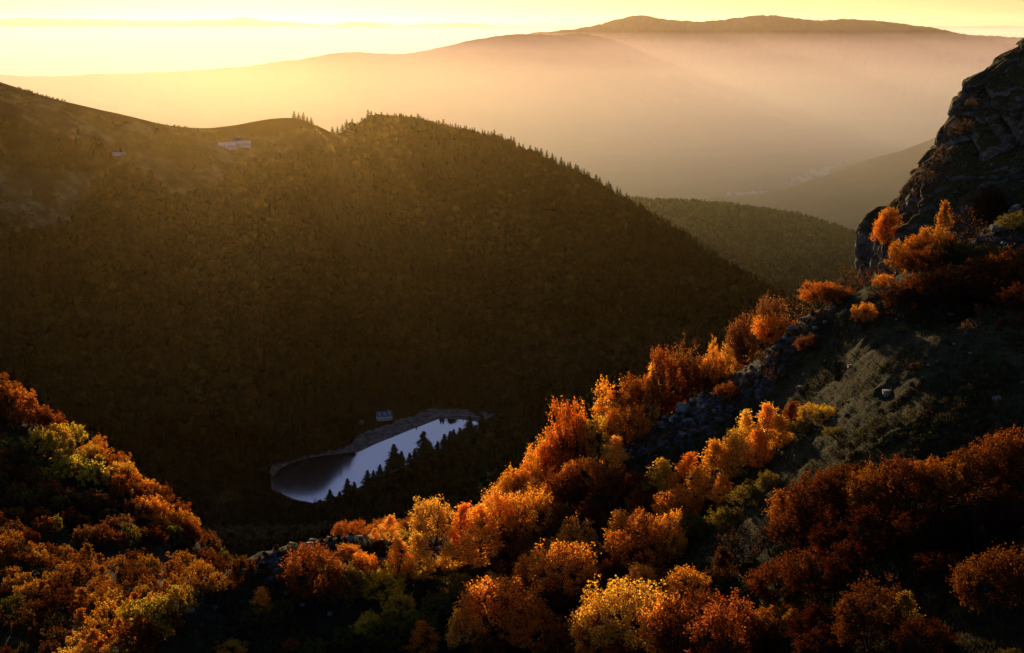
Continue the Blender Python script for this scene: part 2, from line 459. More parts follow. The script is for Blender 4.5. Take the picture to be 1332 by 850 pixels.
PASTURE = [(-300,20),(0,105),(130,146),(300,178),(430,160),(470,178),(440,196),(380,196),(345,212),(300,222),(275,258),(235,262),(190,232),(150,222),(110,262),(50,300),(-60,310),(-300,280)]
me = mid.data
co = np.empty(len(me.vertices) * 3, np.float32); me.vertices.foreach_get('co', co); co = co.reshape(-1, 3).astype(float)
def pasture_mask(x, y, z):
    px, py = proj(x, y, z)
    wob = 14 * fbm(x / 90, y / 90, oct=3, seed=31)
    m = in_poly(px + wob, py + wob, PASTURE) & (y < 2700)
    # scrub belts inside the pasture
    belt = in_poly(px + wob * 2, py + wob, [(-50,150),(20,150),(110,185),(160,200),(150,215),(90,225),(40,215),(-50,205)])
    return m & ~belt
def shore_mask(x, y):
    d = lake_dist(x, y)
    px, py = proj(x, y, np.full(np.shape(x), LZ))
    farside = py < 560 + (600 - px) * .25
    wid = np.interp(px, [360, 430, 480, 560, 600], [4, 12, 26, 22, 12]) + 12 * fbm(x / 30, y / 30, oct=2, seed=8)
    return (d < np.where(farside, wid, 4)) | ((py < 552) & (py > 536) & (px > 555) & (px < 655 + 25 * fbm(x / 9, y / 9, oct=2, seed=6)) & (d < 30 + 25 * fbm(x / 14, y / 14, oct=2, seed=7)))
at = me.attributes.new('pasture', 'FLOAT', 'POINT'); at.data.foreach_set('value', pasture_mask(co[:, 0], co[:, 1], co[:, 2]).astype(np.float32))
at = me.attributes.new('shore', 'FLOAT', 'POINT'); at.data.foreach_set('value', shore_mask(co[:, 0], co[:, 1]).astype(np.float32))

# ------------------------------------------------------------------ terrain: hills and ranges beyond
def far_field(pts, sx, noise_amp, noise_len, seed, fine=0.0):
    t = TPS(pts, sx, 1e-4)
    return lambda x, y: t(x, y) + noise_amp * fbm(x / noise_len, y / noise_len, oct=6, seed=seed, gain=.55) + fine * vnoise(x / (fine * 3 + 1), y / (fine * 3 + 1), 0, seed + 9)
VZ = -720.0
D = []
for q in [(700,262,3750),(780,262,3750),(840,266,3750),(870,269,3740),(900,271,3720),(950,273,3700),(1000,280,3670),(1040,288,3640),(1080,300,3600),(1110,312,3570),(1150,330,3520),(1220,360,3450)]:
    x, y, z = P(*q); D.append((x, y, z)); D.append((x * 1.1, y + 300, z - 130)); D.append((x * 1.2, y + 700, VZ - 40))
for q in [(800,330,3450),(900,330,3420),(1000,330,3420),(1100,350,3400),(850,400,3150),(950,400,3120),(1050,400,3100),(1150,420,3050),(1000,460,2850),(800,460,2850),(1200,480,2800)]: D.append(P(*q))
hD = far_field(D, 600, 12, 150, 41)
M_HILLD = mat_far('wooded_hill_ground', (.02, .022, .008), (.07, .06, .02), .02)
def polar_patch(name, hf, px0, px1, ncol, y0, y1, nrow, mat):
    return polar_mesh(name, hf, math.degrees(math.atan((px0 - CX) / F)), math.degrees(math.atan((px1 - CX) / F)), ncol, y0, y1, nrow, mat)
hillD = polar_patch('wooded_hill', hD, 690, 1330, 260, 2700, 4450, 120, M_HILLD)
E = []
for q in [(820,266,5600),(900,262,5550),(950,258,5500),(1000,252,5450),(1030,243,5400),(1080,225,5350),(1130,208,5300),(1180,195,5250),(1240,168,5200),(1320,140,5150),(1450,110,5100)]:
    x, y, z = P(*q); E.append((x, y, z)); E.append((x * 1.1, y + 500, z - 160)); E.append((x * 1.2, y + 1100, VZ - 60))
for q in [(900,300,4900),(1000,300,4900),(1080,280,4850),(1180,260,4800),(1300,230,4700),(1000,360,4450),(1150,340,4400),(1300,330,4300)]: E.append(P(*q))
hE = far_field(E, 900, 16, 260, 43)
polar_patch('valley_flank', hE, 800, 1480, 260, 4250, 6700, 120, mat_far('flank_forest', (.02, .018, .008), (.06, .045, .02), .008))
G = []
GC = [(-300,108,9400),(-150,104,9400),(0,101,9400),(130,98,9450),(220,94,9500),(300,89,9600),(400,76,9700),(440,69,9800),(500,69,9900),(560,71,10000),(600,61,10100),(650,46,10400),(700,44,10700),(740,46,11200),
      (790,64,11900),(850,98,12000),(920,135,11800),(1000,175,11400),(1150,215,11000),(1400,240,10500)]
for q in GC:
    x, y, z = P(*q); G.append((x, y, z)); G.append((x * 1.1, y + 1500, z - 420))
for q in [(0,150,8600),(300,140,8600),(600,130,8700),(760,150,9200),(0,220,7800),(400,220,7700),(800,235,7400),(1000,222,7900)]: G.append(P(*q))
for q in [(200,7000,VZ-20),(-2500,6800,VZ-20),(2500,7600,VZ-20)]: G.append(q)
hG = far_field(G, 2000, 45, 900, 47, 7.0)
polar_patch('spur_range', hG, -330, 1450, 420, 6900, 12300, 140, mat_far('range_forest', (.02, .018, .01), (.07, .055, .03), .004))
FF = []
for q in [(560,70,12800),(640,55,12900),(700,45,13000),(760,38,13000),(800,25,13000),(830,20,13000),(870,28,13000),(900,28,13000),(960,26,13000),(1010,21,13000),(1060,28,13000),(1100,26,13000),(1170,29,12900),(1200,39,12800),(1260,47,12700),(1320,49,12600),(1420,60,12500)]:
    x, y, z = P(*q); FF.append((x, y, z)); FF.append((x * 1.1, y + 1500, z - 400))
for q in [(600,110,11800),(800,90,11800),(1000,90,11800),(1200,100,11700),(1400,120,11500),(800,150,10900),(1200,160,10900),(700,192,9400),(900,197,9300),(1100,197,9200),(1300,192,9100)]: FF.append(P(*q))
hF = far_field(FF, 2500, 34, 420, 53, 9.0)
polar_patch('massif', hF, 540, 1450, 1100, 9200, 14500, 150, mat_far('massif_forest', (.02, .016, .014), (.06, .045, .035), .006))
# ranges on the horizon
for name, pts, Y, seed in [('horizon_range', [(-300,30),(-100,27),(0,25),(30,23),(60,24),(110,25),(140,25),(180,27),(220,27),(290,26),(318,22),(345,27),(390,30),(430,33),(500,34),(700,34),(1400,34)], 46000, 3),
                           ('distant_range', [(-300,36),(380,36),(430,33),(455,29),(490,30),(520,33),(560,32),(600,30),(640,33),(700,36),(1400,36)], 42000, 5)]:
    xs = np.linspace(-300, 1400, 500); yp = np.interp(xs, [p[0] for p in pts], [p[1] for p in pts]) + .7 * fbm(xs / 12, 0, oct=4, seed=seed)
    V = []; n = len(xs)
    for j, (dy, kk) in enumerate([(0, 0), (-900, 1), (-4000, 2), (2000, 1)]):
        for px, py in zip(xs, yp):
            x, y, z = P(px, py, Y)
            V.append((x, y + dy, z if kk == 0 else (z - 260 if kk == 1 else -760)))
    Fc = []
    for (a, b) in ((2, 1), (1, 0), (0, 3)):
        for i in range(n - 1): Fc.append((a * n + i, a * n + i + 1, b * n + i + 1, b * n + i))
    tag(obj(name, mesh_np(name, V, Fc, mat_far(name + '_ground', (.05, .045, .05), (.08, .07, .07), .001), True)), kind='structure')
# ground sheet out to the horizon
gx = 90000
V = [(-gx, -4000, VZ - 90), (gx, -4000, VZ - 90), (gx, 3000, VZ - 40), (-gx, 3000, VZ - 40), (-gx, 5000, VZ), (gx, 5000, VZ), (-gx, 160000, VZ), (gx, 160000, VZ)]
tag(obj('valley_plain', mesh_np('valley_plain', V, [(0, 1, 2, 3), (3, 2, 5, 4), (4, 5, 7, 6)], mat_far('plain_fields', (.05, .045, .02), (.12, .10, .05), .003))), kind='structure')

# ------------------------------------------------------------------ lake
m, nt, out = new_mat('lake_water')
b = nt.nodes.new('ShaderNodeBsdfGlossy'); b.inputs['Color'].default_value = (.68, .82, 1, 1); b.inputs['Roughness'].default_value = .06
dk = nt.nodes.new('ShaderNodeBsdfDiffuse'); dk.inputs['Color'].default_value = (.01, .013, .02, 1)
tc = nt.nodes.new('ShaderNodeTexCoord'); nn = noise_node(nt, .25, 3, vec=tc.outputs['Object'])
bp = nt.nodes.new('ShaderNodeBump'); bp.inputs['Strength'].default_value = .06; bp.inputs['Distance'].default_value = .2
nt.links.new(nn.outputs['Fac'], bp.inputs['Height']); nt.links.new(bp.outputs[0], b.inputs['Normal'])
ms = nt.nodes.new('ShaderNodeMixShader'); ms.inputs[0].default_value = .44; nt.links.new(dk.outputs[0], ms.inputs[1]); nt.links.new(b.outputs[0], ms.inputs[2]); nt.links.new(ms.outputs[0], out.inputs['Surface'])
lx = np.array([p[0] for p in LAKE]); ly = np.array([p[1] for p in LAKE])
cxl, cyl = lx.mean(), ly.mean()
me = bpy.data.meshes.new('lake')
ring = [(cxl + (x - cxl) * 1.10, cyl + (y - cyl) * 1.10, LZ) for x, y in LAKE]
me.from_pydata(ring, [], [tuple(range(len(ring)))]); me.materials.append(m)
tag(obj('lake', me), kind='structure')

# ------------------------------------------------------------------ crag at the right
SIL = [(1128,352),(1126,330),(1129,305),(1140,278),(1168,245),(1196,215),(1208,200),(1226,170),(1243,132),(1256,110),(1280,95),(1300,74),(1318,60),(1345,48),(1420,30)]
zs = []; xl = []
YC = 212.0
for px, py in SIL:
    x, y, z = P(px, py, YC); zs.append(z); xl.append(x)
zs = np.array(zs); xl = np.array(xl)
o = np.argsort(zs); zs = zs[o]; xl = xl[o]
nz, nt_ = 260, 420
zz = np.linspace(-62, 4, nz)
edge = np.interp(zz, zs, xl)
edge[zz < zs[0]] = xl[0]
th = np.linspace(math.radians(85), math.radians(300), nt_)     # from behind, round the left side, to the front right
XC = 160.0
ZZ, TH = np.meshgrid(zz, th, indexing='ij'); ED = edge[:, None]
a = XC - ED; bb = 20 + 22 * np.clip((4 - ZZ) / 45, 0, 1.2)
X = XC + a * np.cos(TH); Y = YC + bb * np.sin(TH) * np.where(np.sin(TH) > 0, 1.2, .8) 
nx_, ny_ = np.cos(TH), np.sin(TH)
w1, w2, c1 = worley(X / 7, Y / 7, ZZ / 10, 3); v1, v2, c2 = worley(X / 2.4, Y / 2.4, ZZ / 3.6, 8)
disp = 4.0 * (c1 - .6) + 1.5 * (c2 - .5) - 1.4 * np.exp(-(w2 - w1) * 9) - .5 * np.exp(-(v2 - v1) * 8) + 1.6 * fbm(X / 9, Y / 9, ZZ / 9, 4, 5) + .35 * ridged(X / 1.5, Y / 1.5, ZZ / 1.8, 3, 6)
X = X + nx_ * disp; Y = Y + ny_ * disp; ZZ = ZZ + .8 * fbm(X / 4, Y / 4, ZZ / 4, 3, 15)
V = np.stack([X, Y, ZZ], -1).reshape(-1, 3)
i = np.arange(nz - 1)[:, None] * nt_ + np.arange(nt_ - 1)[None, :]
Fc = np.stack([i, i + 1, i + nt_ + 1, i + nt_], -1).reshape(-1, 4)
crag = obj('cliff', mesh_np('cliff', V, Fc, M_CRAG, False))
tag(crag, 'tall dark mossy rock crag standing over the right side of the slope', 'cliff', kind='structure')
CRAGV = V.reshape(nz, nt_, 3)
CRAG_NEED_CAP = True
top = CRAGV[-1]
CAP = [tuple(p) for p in top] + [(XC + 60, YC, 6)]
capf = [(k, k + 1, nt_) for k in range(nt_ - 1)]
cm = bpy.data.meshes.new('cliff_top'); cm.from_pydata(CAP, [], capf); cm.materials.append(M_CRAG)
tag(obj('cliff_top', cm), kind='structure')

# ------------------------------------------------------------------ vegetation
def quads_at(C, size, rng, flat=0.0):
    """leaf faces (bent rhombs) with centres C and given size"""
    n = len(C)
    a = rng.normal(size=(n, 3)); a[:, 2] *= (1 - flat * .5); a /= np.linalg.norm(a, axis=1)[:, None]
    b = rng.normal(size=(n, 3)); b -= a * (a * b).sum(1)[:, None]; b /= np.linalg.norm(b, axis=1)[:, None]
    s = (size * rng.uniform(.6, 1.35, n))[:, None]
    V = np.stack([C - a * s * .5, C + b * s * .32, C + a * s * .5, C - b * s * .32], 1).reshape(-1, 3)
    Fc = np.arange(n * 4).reshape(-1, 4)
    return V, Fc

def tube(p0, p1, r0, r1, k=5):
    p0 = np.array(p0, float); p1 = np.array(p1, float)
    d = p1 - p0; L = np.linalg.norm(d) + 1e-9; d /= L
    u = np.cross(d, [0, 0, 1.0]) if abs(d[2]) < .9 else np.cross(d, [1.0, 0, 0])
    u /= np.linalg.norm(u); v = np.cross(d, u)
    an = np.arange(k) * 2 * math.pi / k
    c = np.cos(an)[:, None] * u + np.sin(an)[:, None] * v
    V = np.r_[p0 + c * r0, p1 + c * r1]
    Fc = [(i, (i + 1) % k, k + (i + 1) % k, k + i) for i in range(k)]
    return V, np.array(Fc)

class Wood:
    def __init__(s): s.V = []; s.F = []; s.n = 0
    def add(s, V, Fc): s.V.append(V); s.F.append(Fc + s.n); s.n += len(V)
    def limb(s, pts, r0, r1, k=5):
        n = len(pts) - 1
        for i in range(n):
            s.add(*tube(pts[i], pts[i + 1], r0 + (r1 - r0) * i / n, r0 + (r1 - r0) * (i + 1) / n, k))
    def mesh(s, name, mat): return mesh_np(name, np.concatenate(s.V), np.concatenate(s.F), mat)

def bent(p, d, L, rng, n=4, up=.15, wob=.18):
    pts = [np.array(p, float)]; d = np.array(d, float)
    for _ in range(n):
        d = d + rng.normal(size=3) * wob + np.array([0, 0, up]); d /= np.linalg.norm(d)
        pts.append(pts[-1] + d * L / n)
    return pts

def make_broadleaf(seed, kind, nleaf, leaf):
    """unit = metres, about 8 m tall: stems, then limbs grown out to an uneven crown outline. returns (wood mesh, crown mesh)"""
    rng = np.random.default_rng(seed); W = Wood(); H = 8.0; small = nleaf < 2600
    stems = []
    if kind == 'birch':
        st = bent((0, 0, -.8), (rng.normal() * .06, rng.normal() * .06, 1), H * .97, rng, 8, .1, .05); W.limb(st, .16, .02, 6); stems.append(st); nt_ = 90
        if rng.uniform() < .6:
            st = bent((.2, 0, -.8), (rng.normal() * .25, rng.normal() * .25, 1), H * .75, rng, 8, .05, .05); W.limb(st, .11, .02, 5); stems.append(st)
    else:
        ns = {'beech': rng.integers(3, 6), 'bare': 4, 'olive': 6}[kind]
        for s_ in range(ns):
            an = s_ * 2 * math.pi / ns + rng.uniform(-.5, .5); sp_ = rng.uniform(.15, .6)
            st = bent((0, 0, -.8), (math.cos(an) * sp_, math.sin(an) * sp_, 1), H * rng.uniform(.55, .78), rng, 8, .0, .08); W.limb(st, .16, .04, 5); stems.append(st)
        nt_ = {'beech': 190, 'bare': 150, 'olive': 150}[kind]
    if small: nt_ = int(nt_ * .6)
    ph = rng.uniform(0, 50)
    C0, T, R, D = [], [], [], []
    for i in range(nt_):
        u = rng.normal(size=3); u /= np.linalg.norm(u)
        if kind == 'birch':
            t = rng.uniform(0, 1) ** .8; an = rng.uniform(0, 2 * math.pi)
            rr = 1.95 * min(1, (1 - t) * 1.35 + .04) * min(1, .45 + t * 2.2) * (1 + .45 * float(vnoise(an * 1.3 + ph, t * 4.5, 0, seed)))
            rr *= rng.uniform(.35, 1) ** .5
            tg = np.array([math.cos(an) * rr, math.sin(an) * rr, 1.3 + t * 6.7]); base_z = max(.5, tg[2] - rr * .9 - .3)
        else:
            u[2] = abs(u[2]) * 1.15 - .28; u /= np.linalg.norm(u)
            lob = 1 + .42 * float(vnoise(u[0] * 1.9 + ph, u[1] * 1.9, u[2] * 1.9, seed)) + .12 * float(vnoise(u[0] * 5 + ph, u[1] * 5, u[2] * 5, seed))
            rad = {'beech': (3.5, 3.5, 4.0), 'bare': (3.3, 3.3, 4.2), 'olive': (3.8, 3.8, 4.3)}[kind]
            r_ = lob * (rng.uniform(.45, 1) ** .45)
            tg = np.array([u[0] * rad[0], u[1] * rad[1], u[2] * rad[2]]) * r_ + np.array([0, 0, 3.7 if kind != 'olive' else 3.0])
            tg[2] = max(tg[2], .35); base_z = tg[2] * .55
        # start on the nearest stem at that height
        best = None
        for st in stems:
            zz = [q[2] for q in st]; k_ = int(np.clip(np.searchsorted(zz, base_z), 1, len(st) - 2)); q = st[k_]
            d_ = np.hypot(q[0] - tg[0], q[1] - tg[1])
            if best is None or d_ < best[0]: best = (d_, q)
        q = best[1]; v = tg - q; L = np.linalg.norm(v) + 1e-6
        m1 = q + v * .35 + np.array([0, 0, -.10 * L]) + rng.normal(size=3) * .06 * L; m2 = q + v * .7 + np.array([0, 0, -.06 * L]) + rng.normal(size=3) * .04 * L
        W.limb([q, m1, m2, tg], .055, .008, 3)
        dr = (tg - m2) / (np.linalg.norm(tg - m2) + 1e-6)
        dr = dr + np.array([0, 0, .35]); dr /= np.linalg.norm(dr)
        for k_ in range(5 if kind != 'bare' else 7):    # twigs
            o_ = tg - dr * rng.uniform(0, 1.1) + 0; dd = dr + rng.normal(size=3) * .5; dd /= np.linalg.norm(dd); Lt = rng.uniform(.4, .95)
            if kind != 'birch' or True: e_ = o_ + dd * Lt
            if not small and kind in ('bare', 'beech'): W.limb([o_, e_], .018, .005, 3)
            C0.append(o_); T.append(e_)
    C0 = np.array(C0); T = np.array(T)
    wgt = rng.uniform(.15, 1.6, len(T)) * (rng.uniform(size=len(T)) > .06); wgt /= wgt.sum()
    idx = rng.choice(len(T), nleaf, p=wgt); u = rng.uniform(.05, 1.15, nleaf)[:, None]
    C = C0[idx] * (1 - u) + T[idx] * u + rng.normal(size=(nleaf, 3)) * (.15 if kind != 'bare' else .08)
    C[:, 2] = np.maximum(C[:, 2], .1)
    V, Fc = quads_at(C, leaf, rng)
    return W.mesh('trunk', M_BARK), mesh_np('crown', V, Fc, M_LEAF)

def make_fir(seed, dens=1.0, wid=1.0, qk=1.0):
    rng = np.random.default_rng(seed); W = Wood(); H = 10.0
    W.limb([(0, 0, -.5), (0, 0, H * .5), (0, 0, H)], .2, .02, 6)
    Vs = []; n = 0
    nw = int(30 * dens)
    for i in range(nw):
        t = (i + rng.uniform(0, .8)) / nw; z = .7 + t * (H - .8)
        R = (2.5 * (1 - t) ** .85 + .12) * wid
        nb = int(7 + 6 * (1 - t))
        for b_ in range(nb):
            an = rng.uniform(0, 2 * math.pi); r = R * rng.uniform(.55, 1.12)
            nseg = max(2, int(r / .28 * dens))
            for s_ in range(nseg):
                u = (s_ + .6) / nseg
                p = np.array([math.cos(an) * r * u, math.sin(an) * r * u, z - .32 * r * u + .22 * r * u * u + rng.normal() * .04])
                w_ = .34 * qk * (1.15 - .6 * u); out = np.array([math.cos(an), math.sin(an), -.25]); sd_ = np.array([-math.sin(an), math.cos(an), rng.normal() * .35])
                Vs.append([p - out * w_ * .7 , p + sd_ * w_ * .7 - np.array([0, 0, .12]), p + out * w_ * 1.1, p - sd_ * w_ * .7 - np.array([0, 0, .12])])
    V = np.array(Vs).reshape(-1, 3)
    return W.mesh('trunk', M_FIRBARK), mesh_np('crown', V, np.arange(len(V)).reshape(-1, 4), M_NEEDLE)

PROTO = {}
for k_, sd0, nl, lf, cnt in (('birch', 100, 5000, .21, 4), ('beech', 200, 9500, .21, 6), ('olive', 300, 8500, .22, 3), ('bare', 400, 900, .15, 3)):
    PROTO[k_] = [make_broadleaf(sd0 + i, k_, nl, lf) for i in range(cnt)]
for k_, sd0, nl, lf, cnt in (('birch', 120, 1700, .40, 3), ('beech', 220, 2300, .42, 4), ('olive', 320, 2000, .44, 2), ('bare', 420, 300, .28, 2)):
    PROTO[k_ + '_m'] = [make_broadleaf(sd0 + i, k_, nl, lf) for i in range(cnt)]
PROTO['fir'] = [make_fir(500 + i, 1.0, w_) for i, w_ in enumerate((1.0, .8, 1.15))]
PROTO['fir_m'] = [make_fir(520 + i, .8, w_, 1.7) for i, w_ in enumerate((1.15, .95, 1.35))]
HGT = {}
def mesh_extent(me):
    c = np.empty(len(me.vertices) * 3, np.float32); me.vertices.foreach_get('co', c); c = c.reshape(-1, 3)
    return float(np.percentile(c[:, 2], 99.7)), float(np.percentile(np.abs(c[:, 0]), 98) + np.percentile(np.abs(c[:, 1]), 98))
for k_, L_ in PROTO.items(): HGT[k_] = [mesh_extent(c) for w_, c in L_]

KN = {'birch': 'birch_tree', 'beech': 'beech_tree', 'olive': 'leafy_bush', 'bare': 'bare_tree', 'fir': 'fir_tree'}
CN = {'birch': 'birch tree', 'beech': 'beech tree', 'olive': 'bush', 'bare': 'bare tree', 'fir': 'fir tree'}
COLS = {'gold': (1.0, .66, .12), 'yellow': (.85, .66, .10), 'orange': (.95, .46, .06), 'amber': (1.0, .55, .08), 'flame': (.70, .27, .04), 'rust': (.36, .13, .03), 'maroon': (.17, .05, .018),
        'brown': (.30, .14, .05), 'olive': (.26, .24, .05), 'lime': (.74, .60, .07), 'fir': (.035, .05, .018), 'grey': (.28, .18, .11)}
CW = {'gold': 'golden', 'yellow': 'yellow', 'orange': 'orange', 'amber': 'amber', 'flame': 'fiery orange red', 'rust': 'rust red', 'maroon': 'dark maroon', 'brown': 'dull brown', 'olive': 'olive green', 'lime': 'yellow green', 'fir': 'dark green', 'grey': 'grey brown'}
TREES = []      # records for labels
def crest_hit(px, hf, y0, y1, n=300):
    """the skyline point of a height field in the direction of px"""
    ys = np.geomspace(y0, y1, n); az = (px - CX) / F / 1.005
    X = ys * az; h = hf(X, ys); u = h / ys; i = int(np.argmax(u))
    return (X[i], ys[i], h[i])

NEARREG = set()

def plant(px, py, h_px, kind, col, w_px=None, region='', hf=None, y0=50, y1=700, pos=None, lod='', flat=False, dim=1.0):
    """py is the photo row of the trunk's foot, h_px the height seen there"""
    if pos is None:
        q = raycast(hf or hA, px, py, y0, y1)
        if hf is None or hf is hA:
            if region in NEARREG and (q is None or q[1] > 235):      # its foot is hidden behind the crest: stand it there
                c = crest_hit(px, hA, 60, 240); Yb = c[1] + random.uniform(3, 9)
                x_, _, zt = P(px, py - h_px * .9, Yb); zg = float(hA(np.array([x_]), np.array([Yb]))[0])
                q = (x_, Yb, zg); h_px = max(h_px * .6, (zt - zg) * F / Yb)
        if q is None: return None
    else: q = pos
    key = kind + lod
    i = random.randrange(len(PROTO[key])); wm, cm = PROTO[key][i]; H, Wd = HGT[key][i]
    dist = q[1]
    hm = h_px * dist / F * 1.03; s = hm / H
    wx = s if w_px is None else w_px * dist / F / Wd
    wx = min(max(wx, s * .55), s * 1.9)
    if flat:
        o = obj(KN[kind], cm)
    else:
        o = bpy.data.objects.new(KN[kind], None); COL.objects.link(o)
    o.location = q; o.scale = (wx, wx, s); o.rotation_euler = (random.uniform(-.04, .04), random.uniform(-.04, .04), random.uniform(0, 6.28))
    c = COLS[col]; j = random.uniform(.82, 1.15) * dim; g = random.uniform(.88, 1.12)  # dim darkens the leaf colour, mainly to paint in shade
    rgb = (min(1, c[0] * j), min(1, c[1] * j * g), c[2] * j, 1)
    if flat: o.color = rgb
    else:
        t_ = obj('trunk', wm, o); c_ = obj('crown', cm, o); c_.color = rgb
    TREES.append(dict(o=o, px=px, py=py, h=h_px, kind=kind, col=col, region=region, n=0))
    return o

RC = 'on the rocky crest'; RB = 'just behind the rocky crest'; RL = 'on the slope below the rocky crest'; RK = 'on the knoll above the lake'
NEARREG |= {RB, RL, RK, 'on the bank under the crag', 'in the dark beech thicket'}
HERO = [
 # knoll and crest above the lake
 (508,708,44,'birch','gold',34,RK),(488,706,22,'birch','gold',18,RK),(563,712,74,'beech','gold',70,RK),(545,758,76,'birch','gold',55,RK),(520,752,60,'birch','amber',45,RK),
 (604,718,72,'birch','amber',44,RK),(625,745,100,'birch','amber',56,RK),(648,712,90,'beech','amber',62,RK),(690,712,85,'beech','orange',72,RK),(668,660,66,'beech','orange',60,RB),
 (708,618,64,'beech','orange',62,RB),(720,628,42,'birch','gold',36,RB),(640,690,60,'beech','orange',60,RB),(585,745,46,'birch','gold',34,RK),(540,690,22,'beech','rust',44,RK),(500,690,16,'beech','flame',60,RK),(455,692,14,'beech','flame',50,RK),
 (735,600,92,'fir','fir',46,RB),(752,585,66,'fir','fir',40,RB),(632,655,66,'fir','fir',40,RB),(803,505,36,'fir','fir',22,RB),(772,560,60,'fir','fir',34,RB),
 (780,596,76,'beech','yellow',66,RB),(800,612,58,'birch','gold',44,RB),(760,640,60,'beech','orange',60,RB),(740,560,50,'beech','flame',40,RB),
 (826,545,74,'beech','rust',60,RB),(800,540,56,'beech','orange',46,RB),(868,540,72,'beech','orange',56,RB),(848,505,38,'birch','gold',28,RB),(905,512,62,'beech','rust',74,RB),(862,490,50,'beech','rust',40,RB),(885,480,46,'beech','brown',44,RB),
 (928,478,46,'beech','amber',36,RB),(952,482,52,'beech','gold',50,RB),(925,505,40,'beech','rust',54,RB),(1006,445,48,'beech','orange',58,RB),(968,438,40,'beech','brown',50,RB),(1002,412,34,'beech','brown',44,RB),(945,520,30,'beech','rust',50,RB),
 (1068,402,44,'beech','flame',66,RB),(1035,412,40,'bare','grey',50,RB),(1108,382,46,'bare','brown',60,RB),(1085,396,30,'beech','rust',50,RB),(1135,378,36,'bare','brown',44,RB),(1150,378,26,'beech','orange',40,RB),
 (790,655,66,'beech','rust',62,RB),(700,665,56,'beech','brown',60,RB),
 # gold belt on the near face
 (862,655,66,'birch','lime',40,RL),(840,668,46,'birch','lime',34,RL),(895,648,68,'birch','orange',44,RL),(905,660,60,'birch','amber',44,RL),(930,640,76,'birch','amber',46,RL),(950,625,72,'birch','gold',44,RL),(968,598,74,'birch','gold',38,RL),
 (998,590,74,'birch','gold',38,RL),(985,612,60,'birch','amber',46,RL),(1015,585,50,'birch','amber',34,RL),(940,662,50,'birch','orange',44,RL),(880,690,60,'beech','orange',60,RL),(1030,562,44,'birch','rust',30,RL),(1058,552,30,'olive','lime',50,RL),(1075,548,22,'olive','lime',30,RL),
 (1040,570,26,'olive','olive',34,RL),(1123,425,34,'beech','orange',34,RL),(1050,460,28,'beech','brown',40,RL),(905,700,36,'olive','olive',50,RL),(975,660,34,'olive','olive',54,RL),(945,690,34,'olive','olive',50,RL),(1000,640,30,'olive','olive',40,RL),(1085,570,16,'olive','olive',40,RL),(1010,500,24,'bare','brown',40,RL),(1000,478,22,'bare','brown',40,RL),
 # centre
 (808,740,86,'birch','amber',50,RL),(836,748,92,'beech','flame',96,RL),(868,735,78,'beech','orange',60,RL),(748,735,72,'beech','amber',64,RL),(735,790,96,'beech','orange',86,RL),(700,775,70,'beech','orange',60,RL),
 (655,842,108,'beech','orange',96,RL),(610,850,86,'beech','amber',70,RL),(640,800,60,'beech','orange',70,RL),(552,858,60,'birch','orange',46,RL),(504,845,52,'olive','olive',60,RL),(518,808,46,'olive','lime',44,RL),(480,830,40,'olive','lime',42,RL),(545,830,40,'olive','olive',50,RL),
 (700,850,70,'beech','flame',80,RL),(815,862,124,'beech','gold',112,RL),(775,868,110,'beech','orange',90,RL),(862,872,120,'beech','amber',90,RL),(745,862,60,'beech','rust',70,RL),(900,875,120,'beech','maroon',110,RL),(950,880,120,'beech','rust',110,RL),(880,790,56,'beech','maroon',80,RL),(850,800,50,'beech','maroon',70,RL),
 (408,790,92,'beech','rust',84,RK),(440,790,72,'olive','olive',70,RK),(475,765,54,'beech','orange',48,RK),(500,782,50,'olive','lime',66,RK),(380,770,40,'beech','brown',50,RK),(340,800,42,'birch','amber',30,RK),(342,815,34,'olive','olive',50,RK),(372,800,24,'olive','olive',26,RK),(455,735,30,'beech','orange',40,RK),
 (520,700,12,'olive','lime',26,RK),(300,855,26,'beech','gold',60,RK),(345,850,28,'bare','grey',50,RK),(378,848,20,'beech','flame',24,RK),(690,740,50,'beech','brown',60,RL),(720,700,60,'beech','brown',70,RL),(770,700,60,'beech','maroon',70,RL),(830,660,50,'beech','maroon',66,RL),(600,780,40,'olive','olive',60,RL),(570,800,30,'olive','olive',50,RL),(450,840,24,'olive','olive',50,RL),(410,850,22,'olive','olive',50,RL),
]
RR = 'in the dark beech thicket'
HERO += [
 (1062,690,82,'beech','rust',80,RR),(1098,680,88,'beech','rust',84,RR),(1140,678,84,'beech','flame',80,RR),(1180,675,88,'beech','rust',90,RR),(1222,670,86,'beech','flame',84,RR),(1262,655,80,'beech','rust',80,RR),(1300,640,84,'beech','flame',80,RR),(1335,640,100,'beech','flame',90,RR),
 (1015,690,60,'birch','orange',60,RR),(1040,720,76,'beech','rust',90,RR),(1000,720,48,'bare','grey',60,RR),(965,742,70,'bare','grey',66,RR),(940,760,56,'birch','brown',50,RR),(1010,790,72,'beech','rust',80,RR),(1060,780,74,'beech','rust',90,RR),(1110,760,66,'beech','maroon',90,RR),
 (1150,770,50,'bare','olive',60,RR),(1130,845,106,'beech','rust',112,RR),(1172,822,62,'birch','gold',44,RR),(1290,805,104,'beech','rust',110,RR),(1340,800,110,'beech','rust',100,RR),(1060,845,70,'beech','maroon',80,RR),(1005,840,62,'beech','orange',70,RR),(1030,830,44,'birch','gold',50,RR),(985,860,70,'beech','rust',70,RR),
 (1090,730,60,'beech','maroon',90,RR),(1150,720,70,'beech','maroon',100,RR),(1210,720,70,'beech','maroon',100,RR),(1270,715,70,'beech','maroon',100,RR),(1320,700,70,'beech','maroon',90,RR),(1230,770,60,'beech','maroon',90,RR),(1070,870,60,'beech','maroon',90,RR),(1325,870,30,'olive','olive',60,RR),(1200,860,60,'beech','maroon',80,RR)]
RS = 'on the bank under the crag'
